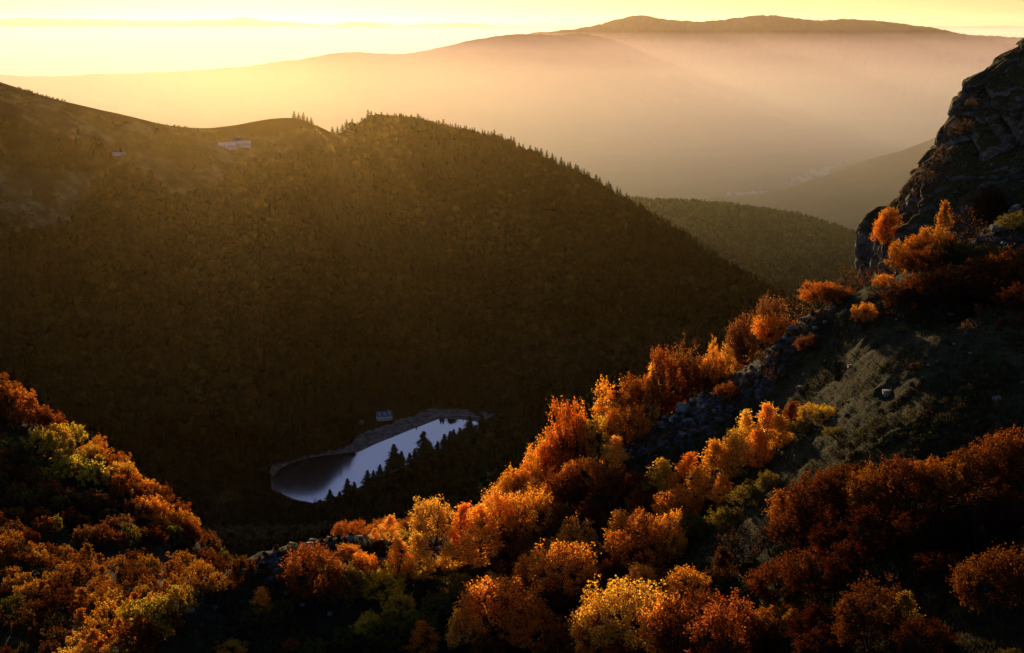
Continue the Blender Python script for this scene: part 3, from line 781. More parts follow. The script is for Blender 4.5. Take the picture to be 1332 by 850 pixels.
HERO += [
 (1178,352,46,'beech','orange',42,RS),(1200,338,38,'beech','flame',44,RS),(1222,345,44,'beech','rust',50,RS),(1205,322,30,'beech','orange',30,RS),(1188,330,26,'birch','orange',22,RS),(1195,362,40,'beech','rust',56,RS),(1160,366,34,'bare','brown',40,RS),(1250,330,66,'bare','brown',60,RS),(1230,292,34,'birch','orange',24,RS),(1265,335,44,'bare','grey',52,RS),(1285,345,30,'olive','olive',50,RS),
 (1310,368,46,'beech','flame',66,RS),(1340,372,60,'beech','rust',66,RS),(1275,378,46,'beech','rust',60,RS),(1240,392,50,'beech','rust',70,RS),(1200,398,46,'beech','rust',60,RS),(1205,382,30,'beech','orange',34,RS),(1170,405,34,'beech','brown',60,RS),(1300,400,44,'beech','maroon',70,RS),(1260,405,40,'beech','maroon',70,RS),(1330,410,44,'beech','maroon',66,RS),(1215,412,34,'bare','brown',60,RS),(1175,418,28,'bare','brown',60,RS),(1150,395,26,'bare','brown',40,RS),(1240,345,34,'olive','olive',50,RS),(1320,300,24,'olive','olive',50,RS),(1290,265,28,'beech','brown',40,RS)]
for (px, py, h, k_, c_, w_, reg) in HERO:
    plant(px, py, h * (.8 if reg == RB else .93), k_, c_, w_ * (.9 if reg == RB else 1), reg, dim=(.42 if reg == RR else .6 if reg == RS else 1.0))  # thicket leaves darkened to paint in its shade; bank shrubs muted

# far side of the crest: trees stepping down behind it, fill between the listed ones
def fill(poly, n, kinds, region, sz, hf=hA, y0=50, y1=700, lod='', mind=10, flat=False, dim=1.0):
    xs = [p[0] for p in poly]; ys = [p[1] for p in poly]; got = []; tries = 0
    while len(got) < n and tries < n * 40:
        tries += 1
        px = random.uniform(min(xs), max(xs)); py = random.uniform(min(ys), max(ys))
        if not bool(in_poly(px, py, poly)): continue
        if any((px - a) ** 2 + 2.5 * (py - b) ** 2 < mind ** 2 for a, b in got): continue
        k_, c_ = random.choice(kinds); h = random.uniform(*sz)
        if k_ == 'fir': h *= 1.3
        if plant(px, py, h, k_, c_, h * random.uniform(.85, 1.15) * (.7 if k_ == 'birch' else .55 if k_ == 'fir' else 1.05), region, hf, y0, y1, lod=lod, flat=flat, dim=dim): got.append((px, py))
fill([(700,600),(800,545),(870,520),(840,560),(800,600),(760,640),(700,690),(660,690)], 14, [('beech','rust'),('beech','brown'),('beech','orange'),('beech','flame')], RB, (40, 56), mind=20)
fill([(640,740),(740,690),(860,640),(840,690),(880,760),(760,840),(700,800)], 16, [('beech','brown'),('beech','maroon'),('beech','rust')], RL, (34, 52), mind=26)
fill([(560,790),(740,760),(1000,790),(1000,880),(560,880)], 12, [('beech','rust'),('beech','maroon'),('beech','orange')], RL, (46, 66), mind=34)
fill([(1180,410),(1340,420),(1340,470),(1250,440)], 5, [('bare','brown'),('bare','grey')], RS, (20, 30), mind=24)
LU = 'on the wooded spur'; LL = 'in the hollow below the knoll'
# spur beyond (lower left); dim puts its shade and haze into leaf colour
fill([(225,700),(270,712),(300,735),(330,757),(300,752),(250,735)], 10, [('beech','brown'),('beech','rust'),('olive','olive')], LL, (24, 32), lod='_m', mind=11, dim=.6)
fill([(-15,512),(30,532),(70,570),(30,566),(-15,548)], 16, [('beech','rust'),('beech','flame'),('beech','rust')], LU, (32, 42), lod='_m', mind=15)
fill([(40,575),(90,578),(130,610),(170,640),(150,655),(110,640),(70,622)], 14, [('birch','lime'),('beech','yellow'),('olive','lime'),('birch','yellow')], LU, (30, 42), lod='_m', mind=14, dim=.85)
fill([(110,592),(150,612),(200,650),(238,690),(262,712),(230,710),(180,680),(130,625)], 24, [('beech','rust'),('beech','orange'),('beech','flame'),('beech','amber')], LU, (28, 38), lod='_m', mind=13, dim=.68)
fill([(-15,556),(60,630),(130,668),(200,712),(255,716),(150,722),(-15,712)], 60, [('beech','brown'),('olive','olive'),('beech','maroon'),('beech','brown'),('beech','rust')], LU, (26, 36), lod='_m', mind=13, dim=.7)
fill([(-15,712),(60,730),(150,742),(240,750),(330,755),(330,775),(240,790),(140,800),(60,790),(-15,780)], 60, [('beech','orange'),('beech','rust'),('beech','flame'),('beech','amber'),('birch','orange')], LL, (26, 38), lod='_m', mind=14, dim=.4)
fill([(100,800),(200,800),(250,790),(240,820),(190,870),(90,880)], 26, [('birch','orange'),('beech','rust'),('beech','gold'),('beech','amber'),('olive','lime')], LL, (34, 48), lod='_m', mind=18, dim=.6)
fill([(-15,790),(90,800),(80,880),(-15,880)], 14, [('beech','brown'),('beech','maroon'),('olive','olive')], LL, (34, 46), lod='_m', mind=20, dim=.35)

# conifers at the lake's near shore
SHORE = [(429,652,14),(453,640,16),(461,640,12),(478,628,15),(486,624,11),(494,622,16),(505,612,12),(514,604,24),(522,600,12),(533,600,10),(552,592,28),(560,590,14),(569,586,11),(578,580,14),(586,576,14),(598,574,16),(610,566,22),(606,572,14),(618,566,12),(627,560,20),(633,560,12),(442,650,10),(540,598,12),(590,572,12)]
for px, py, h in SHORE:
    plant(px + 0, py + 3, h * 1.15 + 3, 'fir', 'fir', h * .95 + 2, 'on the lake shore', hB, 700, 2000, lod='_m')

# conifers on the skyline of the mountain beyond
rs = random.Random(5)
sky_tr = [(384,10),(390,9),(396,11),(401,8),(406,9),(433,9),(440,10),(446,9),(452,11),(459,9),(466,9),(472,10),(480,17),(484,13),(490,9),(497,10)]
x_ = 505
while x_ < 1000:
    sky_tr.append((x_, rs.choice([4, 5, 6, 7, 8, 9, 10, 13 if x_ < 760 else 9]))); x_ += rs.choice([2.5, 3, 4, 5, 7, 9])
CRX = [q[0] for q in MIDC]; CRY = [q[2] for q in MIDC]
for px, h in sky_tr:
    x, y, z = crest_hit(px, hB, 1500, 2950)
    h = h * 1.05 if px < 455 else h * .65 + 6.5
    plant(px, 0, h, 'fir', 'fir', h * rs.uniform(.5, .75), 'on the mountain skyline', pos=(x, y - 4, z - 1), lod='_m', flat=True)
for px, py, h in [(168,207,14),(172,212,12),(82,228,14),(45,262,16),(62,175,10),(52,168,9),(102,176,9),(110,188,9),(196,182,8)]:
    plant(px, py, h, 'fir', 'fir', h * .6, 'on the high pasture', hB, 1200, 2600, lod='_m', flat=True)

# bare shrubs along the edge of the crag
for px, py, h, w_ in [(1238,176,22,26),(1226,182,20,22),(1214,212,26,28),(1204,222,22,22),(1188,244,26,34),(1176,250,22,28),(1164,262,20,26),(1150,280,20,26),(1142,286,16,20),(1249,142,14,18),(1305,72,10,16),(1137,330,50,30),(1142,305,34,30)]:
    x, y, z = P(px, py, YC - 6)
    col = 'orange' if px < 1145 and py > 290 else 'grey'
    plant(px, py, h, 'beech' if col == 'orange' else 'bare', col, w_, 'along the edge of the crag', pos=(x + 1.5, y, z))

# labels ----------------------------------------------------------
ORD = ['first', 'second', 'third', 'fourth', 'fifth', 'sixth', 'seventh', 'eighth', 'ninth', 'tenth', 'eleventh', 'twelfth', 'thirteenth', 'fourteenth', 'fifteenth', 'sixteenth', 'seventeenth', 'eighteenth', 'nineteenth', 'twentieth']
from collections import defaultdict
grp = defaultdict(list)
for t in TREES:
    t['o']['category'] = CN[t['kind']]
    t['o']['group'] = {'fir': 'fir trees ', 'bare': 'leafless trees ', 'olive': 'bushes ', 'birch': 'birch trees ', 'beech': 'beech trees '}[t['kind']] + t['region']
    size = 'small' if t['h'] < 35 else 'tall' if t['h'] > 70 else 'medium'
    if t['h'] < 30 and 'lake' in t['region'] or 'skyline' in t['region'] or 'pasture' in t['region']: size = 'little' if t['h'] < 11 else 'pointed'
    t['size'] = size
    grp[(t['kind'], t['col'], size, t['region'])].append(t)
for (k_, c_, size, reg), L_ in grp.items():
    what = f"{size} {CW[c_]} {CN[k_]}" if k_ != 'bare' else f"{size} leafless {CW[c_]} tree"
    L_.sort(key=lambda t: t['px'])
    if len(L_) == 1: L_[0]['o']['label'] = f"the only {what} {reg}"; continue
    for i, t in enumerate(L_):
        n_ = len(L_)
        if i < 20 and i <= n_ - 1 - i or n_ <= 3 and i < n_ - 1: t['o']['label'] = f"{ORD[i]} {what} from left, {reg}"
        elif n_ - 1 - i < 20: t['o']['label'] = f"{ORD[n_ - 1 - i]} {what} from right, {reg}"
        else: t['o']['label'] = f"{what} in the middle of the row {reg}"

# ------------------------------------------------------------------ forests as a mass
def forest(name, spots, heights, cols, label, firfrac, mat, nq=(46, 60), seed=1, qs=.22, tone=1.0):
    """one mesh of many tree crowns; colour per vertex"""
    rng = np.random.default_rng(seed); protos = []
    def body(k, nu, nv, prof, zs):
        t = np.linspace(0, 1, nv); a2 = np.arange(nu) * 2 * math.pi / nu; T, Q = np.meshgrid(t, a2, indexing='ij')
        r_ = prof(T) * (1 + .38 * vnoise(np.cos(Q) * 1.6 + k * 7, np.sin(Q) * 1.6, T * 4, 5)); G_ = np.stack([r_ * np.cos(Q), r_ * np.sin(Q), zs[0] + (zs[1] - zs[0]) * T], -1) + rng.normal(size=T.shape + (3,)) * .012
        i_ = np.arange(nv - 1)[:, None]; j_ = np.arange(nu)[None, :]; j2 = (j_ + 1) % nu
        return np.stack([G_[i_, j_], G_[i_, j2], G_[i_ + 1, j2], G_[i_ + 1, j_]], -2).reshape(-1, 3)
    for k in range(6):     # round crowns
        n = nq[0]; d = rng.normal(size=(n, 3)); d[:, 2] = np.abs(d[:, 2]) * 1.0 - .25; d /= np.linalg.norm(d, axis=1)[:, None]
        lump = 1 + .22 * np.sin(d[:, 0] * 5 + k) * np.cos(d[:, 1] * 4 + 2 * k)
        C = d * np.array([.42, .42, .42]) * (lump * rng.uniform(.8, 1.05, n))[:, None] + np.array([0, 0, .55])
        V, _ = quads_at(C, qs, rng); protos.append(np.r_[V, body(k, 9, 7, lambda T: .33 * np.sqrt(np.clip(1 - (2 * T - 1) ** 2, .0, 1)) * (1.05 - .25 * T) + .01, (.12, .94))])
    nleafv = [nq[0] * 4] * 6 + [nq[1] * 4] * 4
    for k in range(4):     # firs
        n = nq[1]; t = rng.uniform(0, 1, n) ** .8; an = rng.uniform(0, 2 * math.pi, n); r = (.26 * (1 - t) + .01) * rng.uniform(.6, 1.15, n)
        C = np.stack([r * np.cos(an), r * np.sin(an), .08 + .92 * t], 1); V, _ = quads_at(C, .13, rng)
        V2 = V.reshape(-1, 4, 3); V2 = C[:, None] + (V2 - C[:, None]) * (1.1 - t)[:, None, None]; protos.append(np.r_[V2.reshape(-1, 3), body(k, 7, 6, lambda T: .20 * (1 - T) + .01, (.06, .9))])
    Vs = []; Cs = []
    spots = np.asarray(spots); pn = np.clip(fbm(spots[:, 0] / 70, spots[:, 1] / 110, oct=3, seed=seed + 90) * 1.6, -.7, 1.2)
    for i, (x, y, z) in enumerate(spots):
        f = rng.uniform() < firfrac; k = 6 + rng.integers(4) if f else rng.integers(6)
        h = heights * rng.uniform(.55, 1.35) * (1.25 if f else 1.0); a_ = rng.uniform(0, 6.28); c, s_ = math.cos(a_), math.sin(a_)
        V = protos[k] * np.array([h * rng.uniform(.85, 1.25), h * rng.uniform(.85, 1.25), h])
        V = np.stack([V[:, 0] * c - V[:, 1] * s_, V[:, 0] * s_ + V[:, 1] * c, V[:, 2]], 1) + np.array([x, y, z - .4])
        Vs.append(V.astype(np.float32))
        col = np.array((.02, .028, .012)) if f else np.array(cols[rng.integers(len(cols))]) * rng.uniform(.6, 1.3) * (1 + .85 * pn[i]) * tone
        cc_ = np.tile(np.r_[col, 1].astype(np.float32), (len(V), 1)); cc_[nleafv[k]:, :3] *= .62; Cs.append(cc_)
    V = np.concatenate(Vs); me = mesh_np(name, V, np.arange(len(V)).reshape(-1, 4), mat)
    ca = me.color_attributes.new('tint', 'FLOAT_COLOR', 'POINT'); ca.data.foreach_set('color', np.concatenate(Cs).ravel())
    o = obj(name, me); tag(o, label, kind='stuff'); return o
m, nt, out = new_mat('far_foliage')
at_ = nt.nodes.new('ShaderNodeAttribute'); at_.attribute_name = 'tint'
d_ = nt.nodes.new('ShaderNodeBsdfDiffuse'); t_ = nt.nodes.new('ShaderNodeBsdfTranslucent'); nt.links.new(at_.outputs['Color'], d_.inputs['Color']); nt.links.new(at_.outputs['Color'], t_.inputs['Color'])
mx = nt.nodes.new('ShaderNodeMixShader'); mx.inputs[0].default_value = .35; nt.links.new(d_.outputs[0], mx.inputs[1]); nt.links.new(t_.outputs[0], mx.inputs[2]); nt.links.new(mx.outputs[0], out.inputs['Surface'])
M_FF = m
def scatter(hf, az0, az1, y0, y1, n, seed):
    """n random spots, even in the picture rather than on the map"""
    rng = np.random.default_rng(seed)
    a = rng.uniform(math.tan(math.radians(az0)), math.tan(math.radians(az1)), n)
    Y = np.sqrt(rng.uniform(y0 ** 2, y1 ** 2, n)) if True else 0
    X = Y * a; return X, Y, hf(X, Y)
X, Y, Z = scatter(hB, -22, 16, 1000, 2950, 64000, 77)
e = 8.0
px_, py_ = proj(X, Y, Z)
# drop spots that face away from the camera far behind the crest
slope_seen = (hB(X, Y + e) - Z) / e > Z / Y - .12
crestY = np.interp(px_, CRX, CRY)
keep = slope_seen & (Y < np.where(px_ < 455, crestY - 25, crestY + 60)) & ~((px_ < 455) & (Y > crestY - 90) & (py_ < 190)) & ~pasture_mask(X, Y, Z) & (lake_dist(X, Y) > 5) & ~shore_mask(X, Y) & (px_ > -60) & (px_ < 1180)
# clearing around the lake house
keep &= ~((px_ > 462) & (px_ < 540) & (py_ > 526) & (py_ < 592))
keep &= ~((px_ > 545) & (px_ < 680) & (py_ > 531) & (py_ < 556))
tpx, tpy = proj(X, Y, Z + 15)
keep &= ~(in_poly(tpx, tpy, [(350,628),(365,600),(440,585),(560,545),(632,545),(630,556),(600,567),(575,577),(540,592),(500,610),(461,629),(436,640),(405,650),(370,646)]) & (py_ > tpy))
X, Y, Z = X[keep], Y[keep], Z[keep]
# thin to a spacing of about five metres
cell = set(); idx = []
for i_, (a_, b_) in enumerate(zip(X, Y)):
    c_ = (int(a_ // 6.2), int(b_ // 6.8))
    if c_ in cell: continue
    cell.add(c_); idx.append(i_)
spots = np.stack([X[idx], Y[idx], Z[idx]], 1)
print('forest trees', len(spots))
fa = proj(spots[:, 0], spots[:, 1], spots[:, 2])
nz_ = fbm(spots[:, 0] / 120, spots[:, 1] / 120, oct=2, seed=77)
firz = nz_ > .18
forest('fir_forest', spots[firz], 12, [(.04, .04, .016), (.05, .035, .016)], 'dark fir forest on the mountain beyond the lake', .75, M_FF, (80, 90), 4, qs=.12, tone=.62)
forest('autumn_forest', spots[~firz], 11.5, [(.085, .06, .02), (.065, .05, .018), (.055, .034, .014), (.11, .09, .025), (.045, .034, .014), (.05, .046, .018), (.055, .04, .016), (.06, .05, .018)], 'dense mixed autumn forest on the mountain around the lake', .12, M_FF, (95, 70), 5, qs=.115, tone=.68)
X, Y, Z = scatter(hB, -22, -3, 1500, 2500, 9000, 81)
pm = pasture_mask(X, Y, Z) & (fbm(X / 60, Y / 60, oct=3, seed=4) > .02); 
forest('pasture_scrub', np.stack([X[pm], Y[pm], Z[pm]], 1)[:1800], 2.6, [(.05, .035, .015), (.08, .05, .02), (.04, .04, .015)], 'low scrub dotted over the high pasture', .1, M_FF, (20, 30), 9)
# wooded hill beyond
X, Y, Z = scatter(hD, -1, 15, 2900, 3950, 14000, 78)
spots = np.stack([X, Y, Z], 1)
forest('distant_forest', spots, 15, [(.10, .08, .02), (.07, .07, .02), (.12, .09, .03)], 'far forest over the wooded hill past the mountain', .55, M_FF, (16, 18), 6, qs=.5)
# lower flank wood between the near slope and the lake
X, Y, Z = scatter(hB, -14, 12, 620, 1000, 5000, 79)
forest('shadowed_wood', np.stack([X, Y, Z], 1), 8.5, [(.06, .04, .02), (.07, .05, .02), (.05, .035, .02)], 'shadowed wood on the lower flank before the lake', .25, M_FF, (60, 60), 7)
# near slope falling away behind the crest
X, Y, Z = scatter(hA, -24, 24, 225, 700, 9000, 80)
pA = proj(X, Y, Z); okk = (Y > 500) | ((pA[0] > 340) & (Y > 245))
X, Y, Z = X[okk], Y[okk], Z[okk]
forest('slope_wood', np.stack([X, Y, Z], 1)[:5000], 6.5, [(.10, .05, .02), (.07, .05, .02), (.12, .07, .02)], 'wood on the steep slope that drops behind the crest', .1, M_FF, (70, 60), 8)

def seen_weight(hf, X, Y, Z):
    e = 1.0; dx = (hf(X + e, Y) - hf(X - e, Y)) / (2 * e); dy = (hf(X, Y + e) - hf(X, Y - e)) / (2 * e)
    v = np.stack([X, Y, Z], 1); v /= np.linalg.norm(v, axis=1)[:, None]
    return np.clip(-(v[:, 0] * -dx + v[:, 1] * -dy + v[:, 2]), 0, None) / Y ** 2
# grass on the near slope -------------------------------------------
rng = np.random.default_rng(11)
n = 230000
a = rng.uniform(math.tan(math.radians(-14)), math.tan(math.radians(21)), n); Y = np.sqrt(rng.uniform(70 ** 2, 215 ** 2, n)); X = Y * a; Z = hA(X, Y)
gp = proj(X, Y, Z); dn = fbm(X / 6, Y / 6, oct=3, seed=2)
sw = seen_weight(hA, X, Y, Z); sw = sw / np.percentile(sw, 88)
ok_ = (rng.uniform(size=n) < sw * np.clip(.75 + dn * 1.2, .12, 1)) & (gp[1] < 880) & (gp[1] > 240); X, Y, Z, dn = X[ok_], Y[ok_], Z[ok_], dn[ok_]
n = len(X); k = 5
bx_ = np.repeat(X, k) + rng.normal(size=n * k) * .22; by_ = np.repeat(Y, k) + rng.normal(size=n * k) * .10; bz_ = np.repeat(Z, k) - .05
h_ = rng.uniform(.12, .5, n * k) * np.repeat(1 + dn, k); lean = rng.normal(size=(n * k, 2)) * .16; an = rng.uniform(0, 6.28, n * k); w_ = .05
b0 = np.stack([bx_ - np.cos(an) * w_, by_ - np.sin(an) * w_, bz_], 1); b1 = np.stack([bx_ + np.cos(an) * w_, by_ + np.sin(an) * w_, bz_], 1); tp = np.stack([bx_ + lean[:, 0] - .08, by_ + lean[:, 1], bz_ + h_], 1)
V = np.stack([b0, b1, tp], 1).reshape(-1, 3)
me = mesh_np('grass', V, np.arange(len(V)).reshape(-1, 3), M_FF)
gc = np.array([(.055, .05, .018), (.085, .062, .022), (.15, .105, .045), (.045, .042, .014)])[rng.integers(4, size=n)] * rng.uniform(.6, 1.2, (n, 1))
ca = me.color_attributes.new('tint', 'FLOAT_COLOR', 'POINT'); ca.data.foreach_set('color', np.repeat(np.c_[gc, np.ones(n)], k * 3, 0).astype(np.float32).ravel())
tag(obj('grass', me), 'dry tufted grass over the near slope', kind='stuff')

# low bracken and stones over the near face
X, Y, Z = scatter(hA, -13, 21, 80, 200, 90000, 83)
bp_ = proj(X, Y, Z); bn = fbm(X / 9, Y / 9, oct=3, seed=61)
sw = seen_weight(hA, X, Y, Z); sw = sw / np.percentile(sw, 93)
open_ = in_poly(bp_[0], bp_[1], [(1010,520),(1070,430),(1200,420),(1340,440),(1340,540),(1200,560),(1080,600),(1020,590)])
kb = (np.random.default_rng(5).uniform(size=len(X)) < sw * .30 * np.where(open_, .22, 1.0)) & (bn > -.05) & (bp_[1] < 870)
forest('bracken_undergrowth', np.stack([X[kb], Y[kb], Z[kb]], 1)[:5200], .8, [(.16, .06, .02), (.12, .07, .025), (.09, .08, .03), (.07, .07, .025), (.20, .09, .03)], 'low bracken and heather clumps over the near slope', 0, M_FF, (26, 10), 12, qs=.2)
# boulders ----------------------------------------------------------
def make_boulder(seed):
    bm_v = []; rng = np.random.default_rng(seed)
    n1, n2 = 26, 40
    t = np.linspace(0, math.pi, n1); p = np.linspace(0, 2 * math.pi, n2, endpoint=False); T, Q = np.meshgrid(t, p, indexing='ij')
    d = np.stack([np.sin(T) * np.cos(Q), np.sin(T) * np.sin(Q), np.cos(T)], -1)
    r = np.full(T.shape, 1.25)
    for _ in range(16):
        nrm = rng.normal(size=3); nrm /= np.linalg.norm(nrm); dd = (d * nrm).sum(-1); off = rng.uniform(.55, .95)
        r = np.minimum(r, np.where(dd > .05, off / np.maximum(dd, .05), 9))
    r = r * (1 + .10 * fbm(d[..., 0] * 2.5 + seed, d[..., 1] * 2.5, d[..., 2] * 2.5, 4, seed))
    V = (d * r[..., None] * np.array([1.2, 1.0, .75])).reshape(-1, 3)
    Fc = []
    for i in range(n1 - 1):
        for j in range(n2): Fc.append((i * n2 + j, (i + 1) * n2 + j, (i + 1) * n2 + (j + 1) % n2, i * n2 + (j + 1) % n2))
    return mesh_np('boulder', V, Fc, M_ROCK, False)
BP = [make_boulder(60 + i) for i in range(6)]
BOUL = [(1296,300,20,'on the scree under the crag'),(1280,312,14,'on the scree under the crag'),(1318,290,16,'on the scree under the crag'),(1305,318,10,'on the scree under the crag'),(1270,325,10,'on the scree under the crag'),(1245,336,16,'on the scree under the crag'),(1325,270,12,'on the scree under the crag'),(1300,246,16,'on the scree under the crag'),
 (1035,428,16,'on the rocky crest'),(1046,416,12,'on the rocky crest'),(1022,440,12,'on the rocky crest'),(1065,402,14,'on the rocky crest'),(1010,452,10,'on the rocky crest'),(1000,466,12,'on the rocky crest'),(992,478,9,'on the rocky crest'),(978,486,8,'on the rocky crest'),(985,496,8,'on the rocky crest'),
 (905,516,18,'on the rocky crest'),(890,534,20,'on the rocky crest'),(875,545,14,'on the rocky crest'),(895,548,12,'on the rocky crest'),(915,530,10,'on the rocky crest'),(862,556,10,'on the rocky crest'),(940,512,8,'on the rocky crest'),(930,535,7,'on the rocky crest'),
 (1075,470,5,'in the grass of the slope'),(1212,450,5,'in the grass of the slope'),(1228,414,8,'in the grass of the slope'),(1262,460,6,'in the grass of the slope'),(1295,520,14,'in the grass of the slope'),(1208,476,6,'in the grass of the slope'),(1100,540,7,'in the grass of the slope'),(1085,545,6,'in the grass of the slope'),(998,638,9,'in the grass of the slope'),(1215,805,10,'in the grass of the slope'),(1330,498,6,'in the grass of the slope'),
 (440,694,18,'on the knoll above the lake'),(470,694,16,'on the knoll above the lake'),(455,702,12,'on the knoll above the lake'),(490,706,12,'on the knoll above the lake'),(520,716,12,'on the knoll above the lake'),(548,716,12,'on the knoll above the lake'),(580,720,10,'on the knoll above the lake'),(395,716,9,'on the knoll above the lake'),(360,742,8,'on the knoll above the lake'),(500,728,9,'on the knoll above the lake'),(280,792,8,'on the knoll above the lake')]
bg_ = defaultdict(list)
for i, (px, py, s_, reg) in enumerate(BOUL):
    q = raycast(hA, px, py, 50, 400)
    if q is None: continue
    o = obj('boulder', BP[i % 6]); r = s_ * .5 * q[1] / F
    o.location = (q[0], q[1], q[2] + r * .15); o.scale = (r * random.uniform(.9, 1.3), r * random.uniform(.9, 1.2), r * random.uniform(.7, 1.1)); o.rotation_euler = (random.uniform(-.3, .3), random.uniform(-.3, .3), random.uniform(0, 6.28))
    o['category'] = 'boulder'; o['group'] = 'boulders ' + reg
    bg_[('big' if s_ >= 14 else 'small', reg)].append((px, o))
for (sz_, reg), L_ in bg_.items():
    L_.sort(key=lambda t: t[0])
    for i, (px, o) in enumerate(L_):
        n_ = len(L_)
        o['label'] = f"the only {sz_} grey boulder {reg}" if n_ == 1 else f"{sz_} grey lichened boulder {reg}, {ORD[i] if i < n_ / 2 else ORD[n_ - 1 - i]} from the {'left' if i < n_ / 2 else 'right'}"

# loose stones nobody would count
rg = np.random.default_rng(21); Vs = []; Fs = []; nv = 0
X, Y, Z = scatter(hA, -14, 21, 70, 210, 30000, 84)
crN = np.array([[P(*q)[0], P(*q)[1]] for q in CREST]); dc = np.min(np.hypot(X[:, None] - crN[None, :, 0], Y[:, None] - crN[None, :, 1]), 1)
ks = rg.uniform(size=len(X)) < np.clip(.10 * np.exp(-dc / 4) + .004, 0, 1)
cube = np.array([(-1,-1,-1),(1,-1,-1),(1,1,-1),(-1,1,-1),(-1,-1,1),(1,-1,1),(1,1,1),(-1,1,1)], float); cf = np.array([(0,3,2,1),(4,5,6,7),(0,1,5,4),(1,2,6,5),(2,3,7,6),(3,0,4,7)])
for x, y, z in zip(X[ks], Y[ks], Z[ks]):
    v = cube * rg.uniform(.45, 1.0, (8, 3)) * (.07 + .45 * rg.uniform() ** 3) * np.array([1.3, 1.2, .7]); a_ = rg.uniform(0, 6.28); c, s_ = math.cos(a_), math.sin(a_)
    v = np.stack([v[:, 0] * c - v[:, 1] * s_, v[:, 0] * s_ + v[:, 1] * c, v[:, 2]], 1) + (x, y, z + .05)
    Vs.append(v); Fs.append(cf + nv); nv += 8
tag(obj('loose_rubble', mesh_np('loose_rubble', np.concatenate(Vs), np.concatenate(Fs), M_ROCK)), 'small loose stones strewn along the crest and slope', kind='stuff')

# ------------------------------------------------------------------ buildings
M_WALL = mat_simple('pale_render_wall', (.66, .62, .60), (.82, .78, .76), .6, bump=0)
M_ROOF = mat_simple('slate_roof', (.10, .10, .13), (.18, .18, .23), 1.5, rough=.5, bump=0)
M_ROOFP = mat_simple('pale_metal_roof', (.50, .48, .50), (.72, .69, .70), .8, rough=.45, bump=0)
M_DARK = mat_simple('dark_window_glass', (.02, .02, .025), (.04, .04, .05), 2, rough=.2, bump=0)
M_WHITE = mat_simple('white_dormer_board', (.7, .68, .66), (.82, .8, .78), 2, bump=0)
M_WOODW = mat_simple('brown_timber_wall', (.12, .08, .05), (.2, .14, .09), 1, bump=0)
def house(name, pos, rz, L, Wd, eave, ridge, label, wallm, roofm, nwin=4, dormers=0, chimney=True, cat='house'):
    o = bpy.data.objects.new(name, None); COL.objects.link(o); o.location = pos; o.rotation_euler = (0, 0, rz)
    tag(o, label, cat)
    mb = MB(); mb.box(-L/2, L/2, -Wd/2, Wd/2, -3, eave)
    for sx in (-1, 1):
        p = [(sx * L/2, -Wd/2, eave), (sx * L/2, Wd/2, eave), (sx * L/2, 0, ridge)]; mb.poly(p if sx > 0 else p[::-1])
    mb.build('wall', wallm, o)
    mb = MB(); k_ = .5; t = .25
    for sy in (-1, 1):
        sl = (ridge - eave) / (Wd / 2); y0_ = sy * (Wd / 2 + k_); z0_ = eave - sl * k_
        a_ = [(-L/2 - k_, y0_, z0_), (L/2 + k_, y0_, z0_), (L/2 + k_, 0, ridge + .02), (-L/2 - k_, 0, ridge + .02)]
        b_ = [(x, y, z + t) for x, y, z in a_]; n = len(mb.v); mb.v += a_ + b_
        mb.f += [(n, n+1, n+2, n+3), (n+4, n+5, n+6, n+7), (n, n+1, n+5, n+4), (n+1, n+2, n+6, n+5), (n+3, n, n+4, n+7)]
    rf = mb.build('roof', roofm, o)
    if chimney:
        mb = MB(); mb.box(L*.25, L*.25 + .9, -.5, .5, ridge - 1, ridge + 1.4); mb.build('chimney', wallm, rf)
    for i in range(dormers):
        x = -L/2 + L * (i + .5) / dormers; mb = MB(); zc = eave + (ridge - eave) * .15
        mb.box(x - 1.1, x + 1.1, -Wd/2 + .3, -Wd/2 + 3, zc, zc + 2.6); d_ = mb.build('dormer', M_WHITE, rf)
        mb = MB(); mb.box(x - .6, x + .6, -Wd/2 + .27, -Wd/2 + .3, zc + .6, zc + 2.1); mb.build('window', M_DARK, d_)
    for i in range(nwin):
        x = -L/2 + L * (i + .5) / nwin
        for fl in range(max(1, int(eave // 3))):
            mb = MB(); z = 1.0 + fl * 2.9
            mb.box(x - .55, x + .55, -Wd/2 - .04, -Wd/2 - .01, z, z + 1.3); mb.build('window', M_DARK, o)
    return o
def stand(px, py, hf=hB, y0=900, y1=2900):
    return raycast(hf, px, py, y0, y1)
q = stand(500, 546); house('lake_house', q, math.radians(12), 17, 10, 5.2, 9.6, 'pale two storey house with white dormers above the lake shore', M_WALL, M_ROOF, 5, 3)
q = stand(470, 552); house('boat_hut', q, math.radians(-20), 6, 5, 2.4, 4.4, 'tiny dark timber hut at the wood edge near the lake house', M_WOODW, M_ROOF, 1, 0, False, 'hut')
FARM = [(296,192,26,9,-8,'long pale roofed farm building at the front of the saddle farm',M_ROOFP,cat_ if False else 'farm building'),
        (318,190,18,9,10,'pale roofed barn at the end of the saddle farm nearest the woods',M_ROOFP,'barn'),
        (308,186,14,8,0,'dark roofed farmhouse standing behind the pale farm roofs',M_ROOF,'farmhouse')]
for px, py, L_, W_, r_, lab, rm, ct in FARM:
    q = stand(px, py)
    if q is None: q = crest_hit(px, hB, 1900, 2700)
    house('farm_building', q, math.radians(r_), L_, W_, 3.6, 7.2, lab, M_WALL, rm, 4, 0, ct == 'farmhouse', ct)
q = stand(153, 205); house('mountain_barn', q, math.radians(-30), 22, 9, 3.2, 7, 'lone barn with a pale roof below the high pasture beside a fir', M_WOODW, M_ROOFP, 3, 0, False, 'barn')
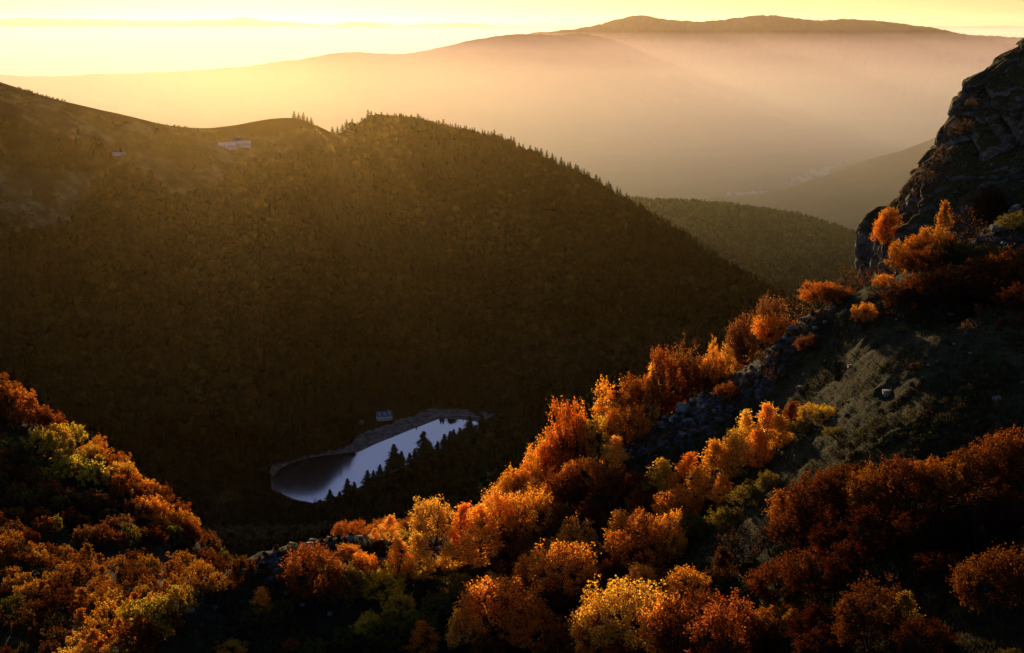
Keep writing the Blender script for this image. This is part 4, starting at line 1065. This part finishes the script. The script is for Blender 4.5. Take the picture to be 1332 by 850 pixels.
# dam wall at the far end of the lake
pts = [on_z(px, py, LZ + 2.2) for px, py in [(556,545),(572,539),(600,540.5),(630,543),(660,546)]]
mb = MB()
for (a_, b_) in zip(pts[:-1], pts[1:]):
    (x0, y0, z0), (x1, y1, z1) = a_, b_; dx, dy = x1 - x0, y1 - y0; l_ = math.hypot(dx, dy); nx, ny = -dy / l_, dx / l_
    n = len(mb.v)
    for zz_ in (LZ - 3, LZ + 2.6):
        w_ = 1.3
        mb.v += [(x0 - nx * w_, y0 - ny * w_, zz_), (x1 - nx * w_, y1 - ny * w_, zz_), (x1 + nx * w_, y1 + ny * w_, zz_), (x0 + nx * w_, y0 + ny * w_, zz_)]
    mb.f += [(n, n+1, n+5, n+4), (n+2, n+3, n+7, n+6), (n+4, n+5, n+6, n+7), (n+1, n+2, n+6, n+5), (n+3, n, n+4, n+7)]
tag(mb.build('dam_wall', mat_simple('dam_stone', (.16, .15, .14), (.26, .25, .24), .3, bump=0)), 'low pale stone dam wall across the far end of the lake', 'dam')

# village in the valley
M_VILL = mat_simple('village_render', (.30, .29, .28), (.50, .48, .46), .01, bump=0)
rv = random.Random(3)
mesh_h = []
for wv in range(4):
    L_, W_, e_, r_ = [(16, 11, 6, 10), (22, 12, 7, 11), (14, 10, 5, 9), (34, 18, 7, 10)][wv]
    mb = MB(); mb.box(-L_/2, L_/2, -W_/2, W_/2, 0, e_)
    mb.v += [(-L_/2, -W_/2, e_), (L_/2, -W_/2, e_), (L_/2, W_/2, e_), (-L_/2, W_/2, e_), (-L_/2, 0, r_), (L_/2, 0, r_)]; n = 8
    mb.f += [(n, n+1, n+5, n+4), (n+2, n+3, n+4, n+5), (n, n+4, n+3), (n+1, n+2, n+5)]
    me = bpy.data.meshes.new('village_house'); me.from_pydata(mb.v, [], mb.f); me.update(); me.materials.append(M_VILL)
    mesh_h.append(me)
spots_v = []
for i in range(62):
    t = rv.random(); px = 1028 + 62 * t + rv.gauss(0, 4); py = 243 - 28 * t + rv.gauss(0, 2.5); spots_v.append((px, py, 'upper'))
for i in range(26):
    t = rv.random(); spots_v.append((948 + 52 * t, 255 - 3 * t + rv.gauss(0, 1.0), 'lower'))
for px, py, part in spots_v:
    x, y, z = on_z(px, py, VZ)
    if 6900 < y: z = max(z, float(hG(np.array([x]), np.array([y]))[0]) - 1)
    o = obj('village_house', rv.choice(mesh_h)); o.location = (x, y, z); o.rotation_euler = (0, 0, rv.uniform(0, 3.14))
    o['category'] = 'house'
    o['label'] = 'tiny pale house in the hazy village strung up the valley floor' if part == 'upper' else 'tiny pale house in the hazy hamlet above the wooded hill'
    o['group'] = 'houses of the hazy village' if part == 'upper' else 'houses of the hazy hamlet'
# ------------------------------------------------------------------ haze (real volumes)
def haze(name, x0, x1, y0, y1, z0, z1, mat):
    mb = MB(); mb.box(x0, x1, y0, y1, z0, z1); o = mb.build(name, mat); tag(o, kind='stuff'); o['label'] = name.replace('_', ' ') + ' lit by the low sun'; return o
hc = (.82, .575, .58)
haze('valley_haze', -30000, 30000, 3850, 60000, -900, -300, mat_volume('haze_air', .00028, .48, hc))
haze('hanging_mist', -30000, 30000, 3850, 60000, -298, -205, mat_volume('mist_air', .00022, .48, hc))
haze('thinning_mist', -30000, 30000, 3850, 60000, -203, -125, mat_volume('thinning_air', .00015, .48, hc))
haze('upper_mist', -30000, 30000, 3850, 60000, -123, -75, mat_volume('upper_mist_air', .00009, .5, hc))
haze('high_haze', -30000, 30000, 3850, 60000, -73, 260, mat_volume('high_haze_air', .000034, .58, (.76, .55, .40)))
haze('mid_haze', -3000, 3000, 2760, 3840, -900, -100, mat_volume('mid_haze_air', .00007, .55, (.9, .75, .5)))
haze('thin_haze', -1800, 1800, 420, 2750, -800, -40, mat_volume('thin_haze_air', .000014, .93, (1.0, .68, .28)))
# ------------------------------------------------------------------ light
SUN_AZ = math.radians(-10.3); SUN_EL = math.radians(4.5)
sd = Vector((math.sin(SUN_AZ) * math.cos(SUN_EL), math.cos(SUN_AZ) * math.cos(SUN_EL), math.sin(SUN_EL)))
ld = bpy.data.lights.new('sun', 'SUN'); ld.energy = 5.0; ld.angle = math.radians(.6); ld.color = (1.0, .70, .31)
lo = bpy.data.objects.new('sun', ld); COL.objects.link(lo); lo.rotation_euler = sd.to_track_quat('Z', 'Y').to_euler()
lo.location = (0, 0, 500)
w = bpy.data.worlds.new('World'); SC.world = w; w.use_nodes = True
nt = w.node_tree; nt.nodes.clear()
wo = nt.nodes.new('ShaderNodeOutputWorld'); bg = nt.nodes.new('ShaderNodeBackground')
sky = nt.nodes.new('ShaderNodeTexSky'); sky.sky_type = 'NISHITA'; sky.sun_disc = False
sky.sun_elevation = SUN_EL; sky.sun_rotation = SUN_AZ
sky.altitude = 1100; sky.air_density = 1.0; sky.dust_density = 1.5; sky.ozone_density = 2.0
# hazy bright band low around the sun, clear blue above it
tc = nt.nodes.new('ShaderNodeTexCoord'); sx = nt.nodes.new('ShaderNodeSeparateXYZ'); nt.links.new(tc.outputs['Generated'], sx.inputs[0])
dt = nt.nodes.new('ShaderNodeVectorMath'); dt.operation = 'DOT_PRODUCT'; nt.links.new(tc.outputs['Generated'], dt.inputs[0]); dt.inputs[1].default_value = (math.sin(SUN_AZ), math.cos(SUN_AZ), 0.0)
side = math_n(nt, 'POWER', math_n(nt, 'MAXIMUM', dt.outputs['Value'], 0.0), 5.0)
z = sx.outputs['Z']
core = math_n(nt, 'POWER', math_n(nt, 'MAXIMUM', dt.outputs['Value'], 0.0), 60.0)
band = ramp(nt, math_n(nt, 'ADD', z, .02), [(0, (.80, .55, .26)), (.02, (.86, .57, .19)), (.05, (.90, .66, .33)), (.11, (.55, .50, .42)), (.20, (.20, .25, .38)), (.36, (.12, .17, .34)), (.7, (.03, .04, .09)), (1, (.01, .015, .03))])
bc = mixc(nt, 1.0, band.outputs['Color'], side, 'MULTIPLY')
cc = mixc(nt, 1.0, mixc(nt, 1.0, core, (.28, .22, .12), 'MULTIPLY'), math_n(nt, 'SUBTRACT', 1.0, math_n(nt, 'MULTIPLY', z, 5.0), True), 'MULTIPLY')
sk = mixc(nt, 1.0, mixc(nt, 1.0, sky.outputs[0], (.125, .115, .145), 'MULTIPLY'), math_n(nt, 'SUBTRACT', 1.0, math_n(nt, 'MULTIPLY', side, .74)), 'MULTIPLY')
tot = mixc(nt, 1.0, mixc(nt, 1.0, sk, bc, 'ADD'), cc, 'ADD')
bg.inputs['Strength'].default_value = 1.0
nt.links.new(tot, bg.inputs['Color']); nt.links.new(bg.outputs[0], wo.inputs['Surface'])

# ------------------------------------------------------------------ render settings
SC.view_settings.view_transform = 'Standard'; SC.view_settings.look = 'None'; SC.view_settings.exposure = 0; SC.view_settings.gamma = 1
cy = SC.cycles
cy.use_denoising = True
cy.max_bounces = 6; cy.diffuse_bounces = 2; cy.glossy_bounces = 2; cy.transmission_bounces = 3; cy.volume_bounces = 1; cy.transparent_max_bounces = 16
cy.caustics_reflective = False; cy.caustics_refractive = False
cy.sample_clamp_indirect = 5
SC.render.film_transparent = False
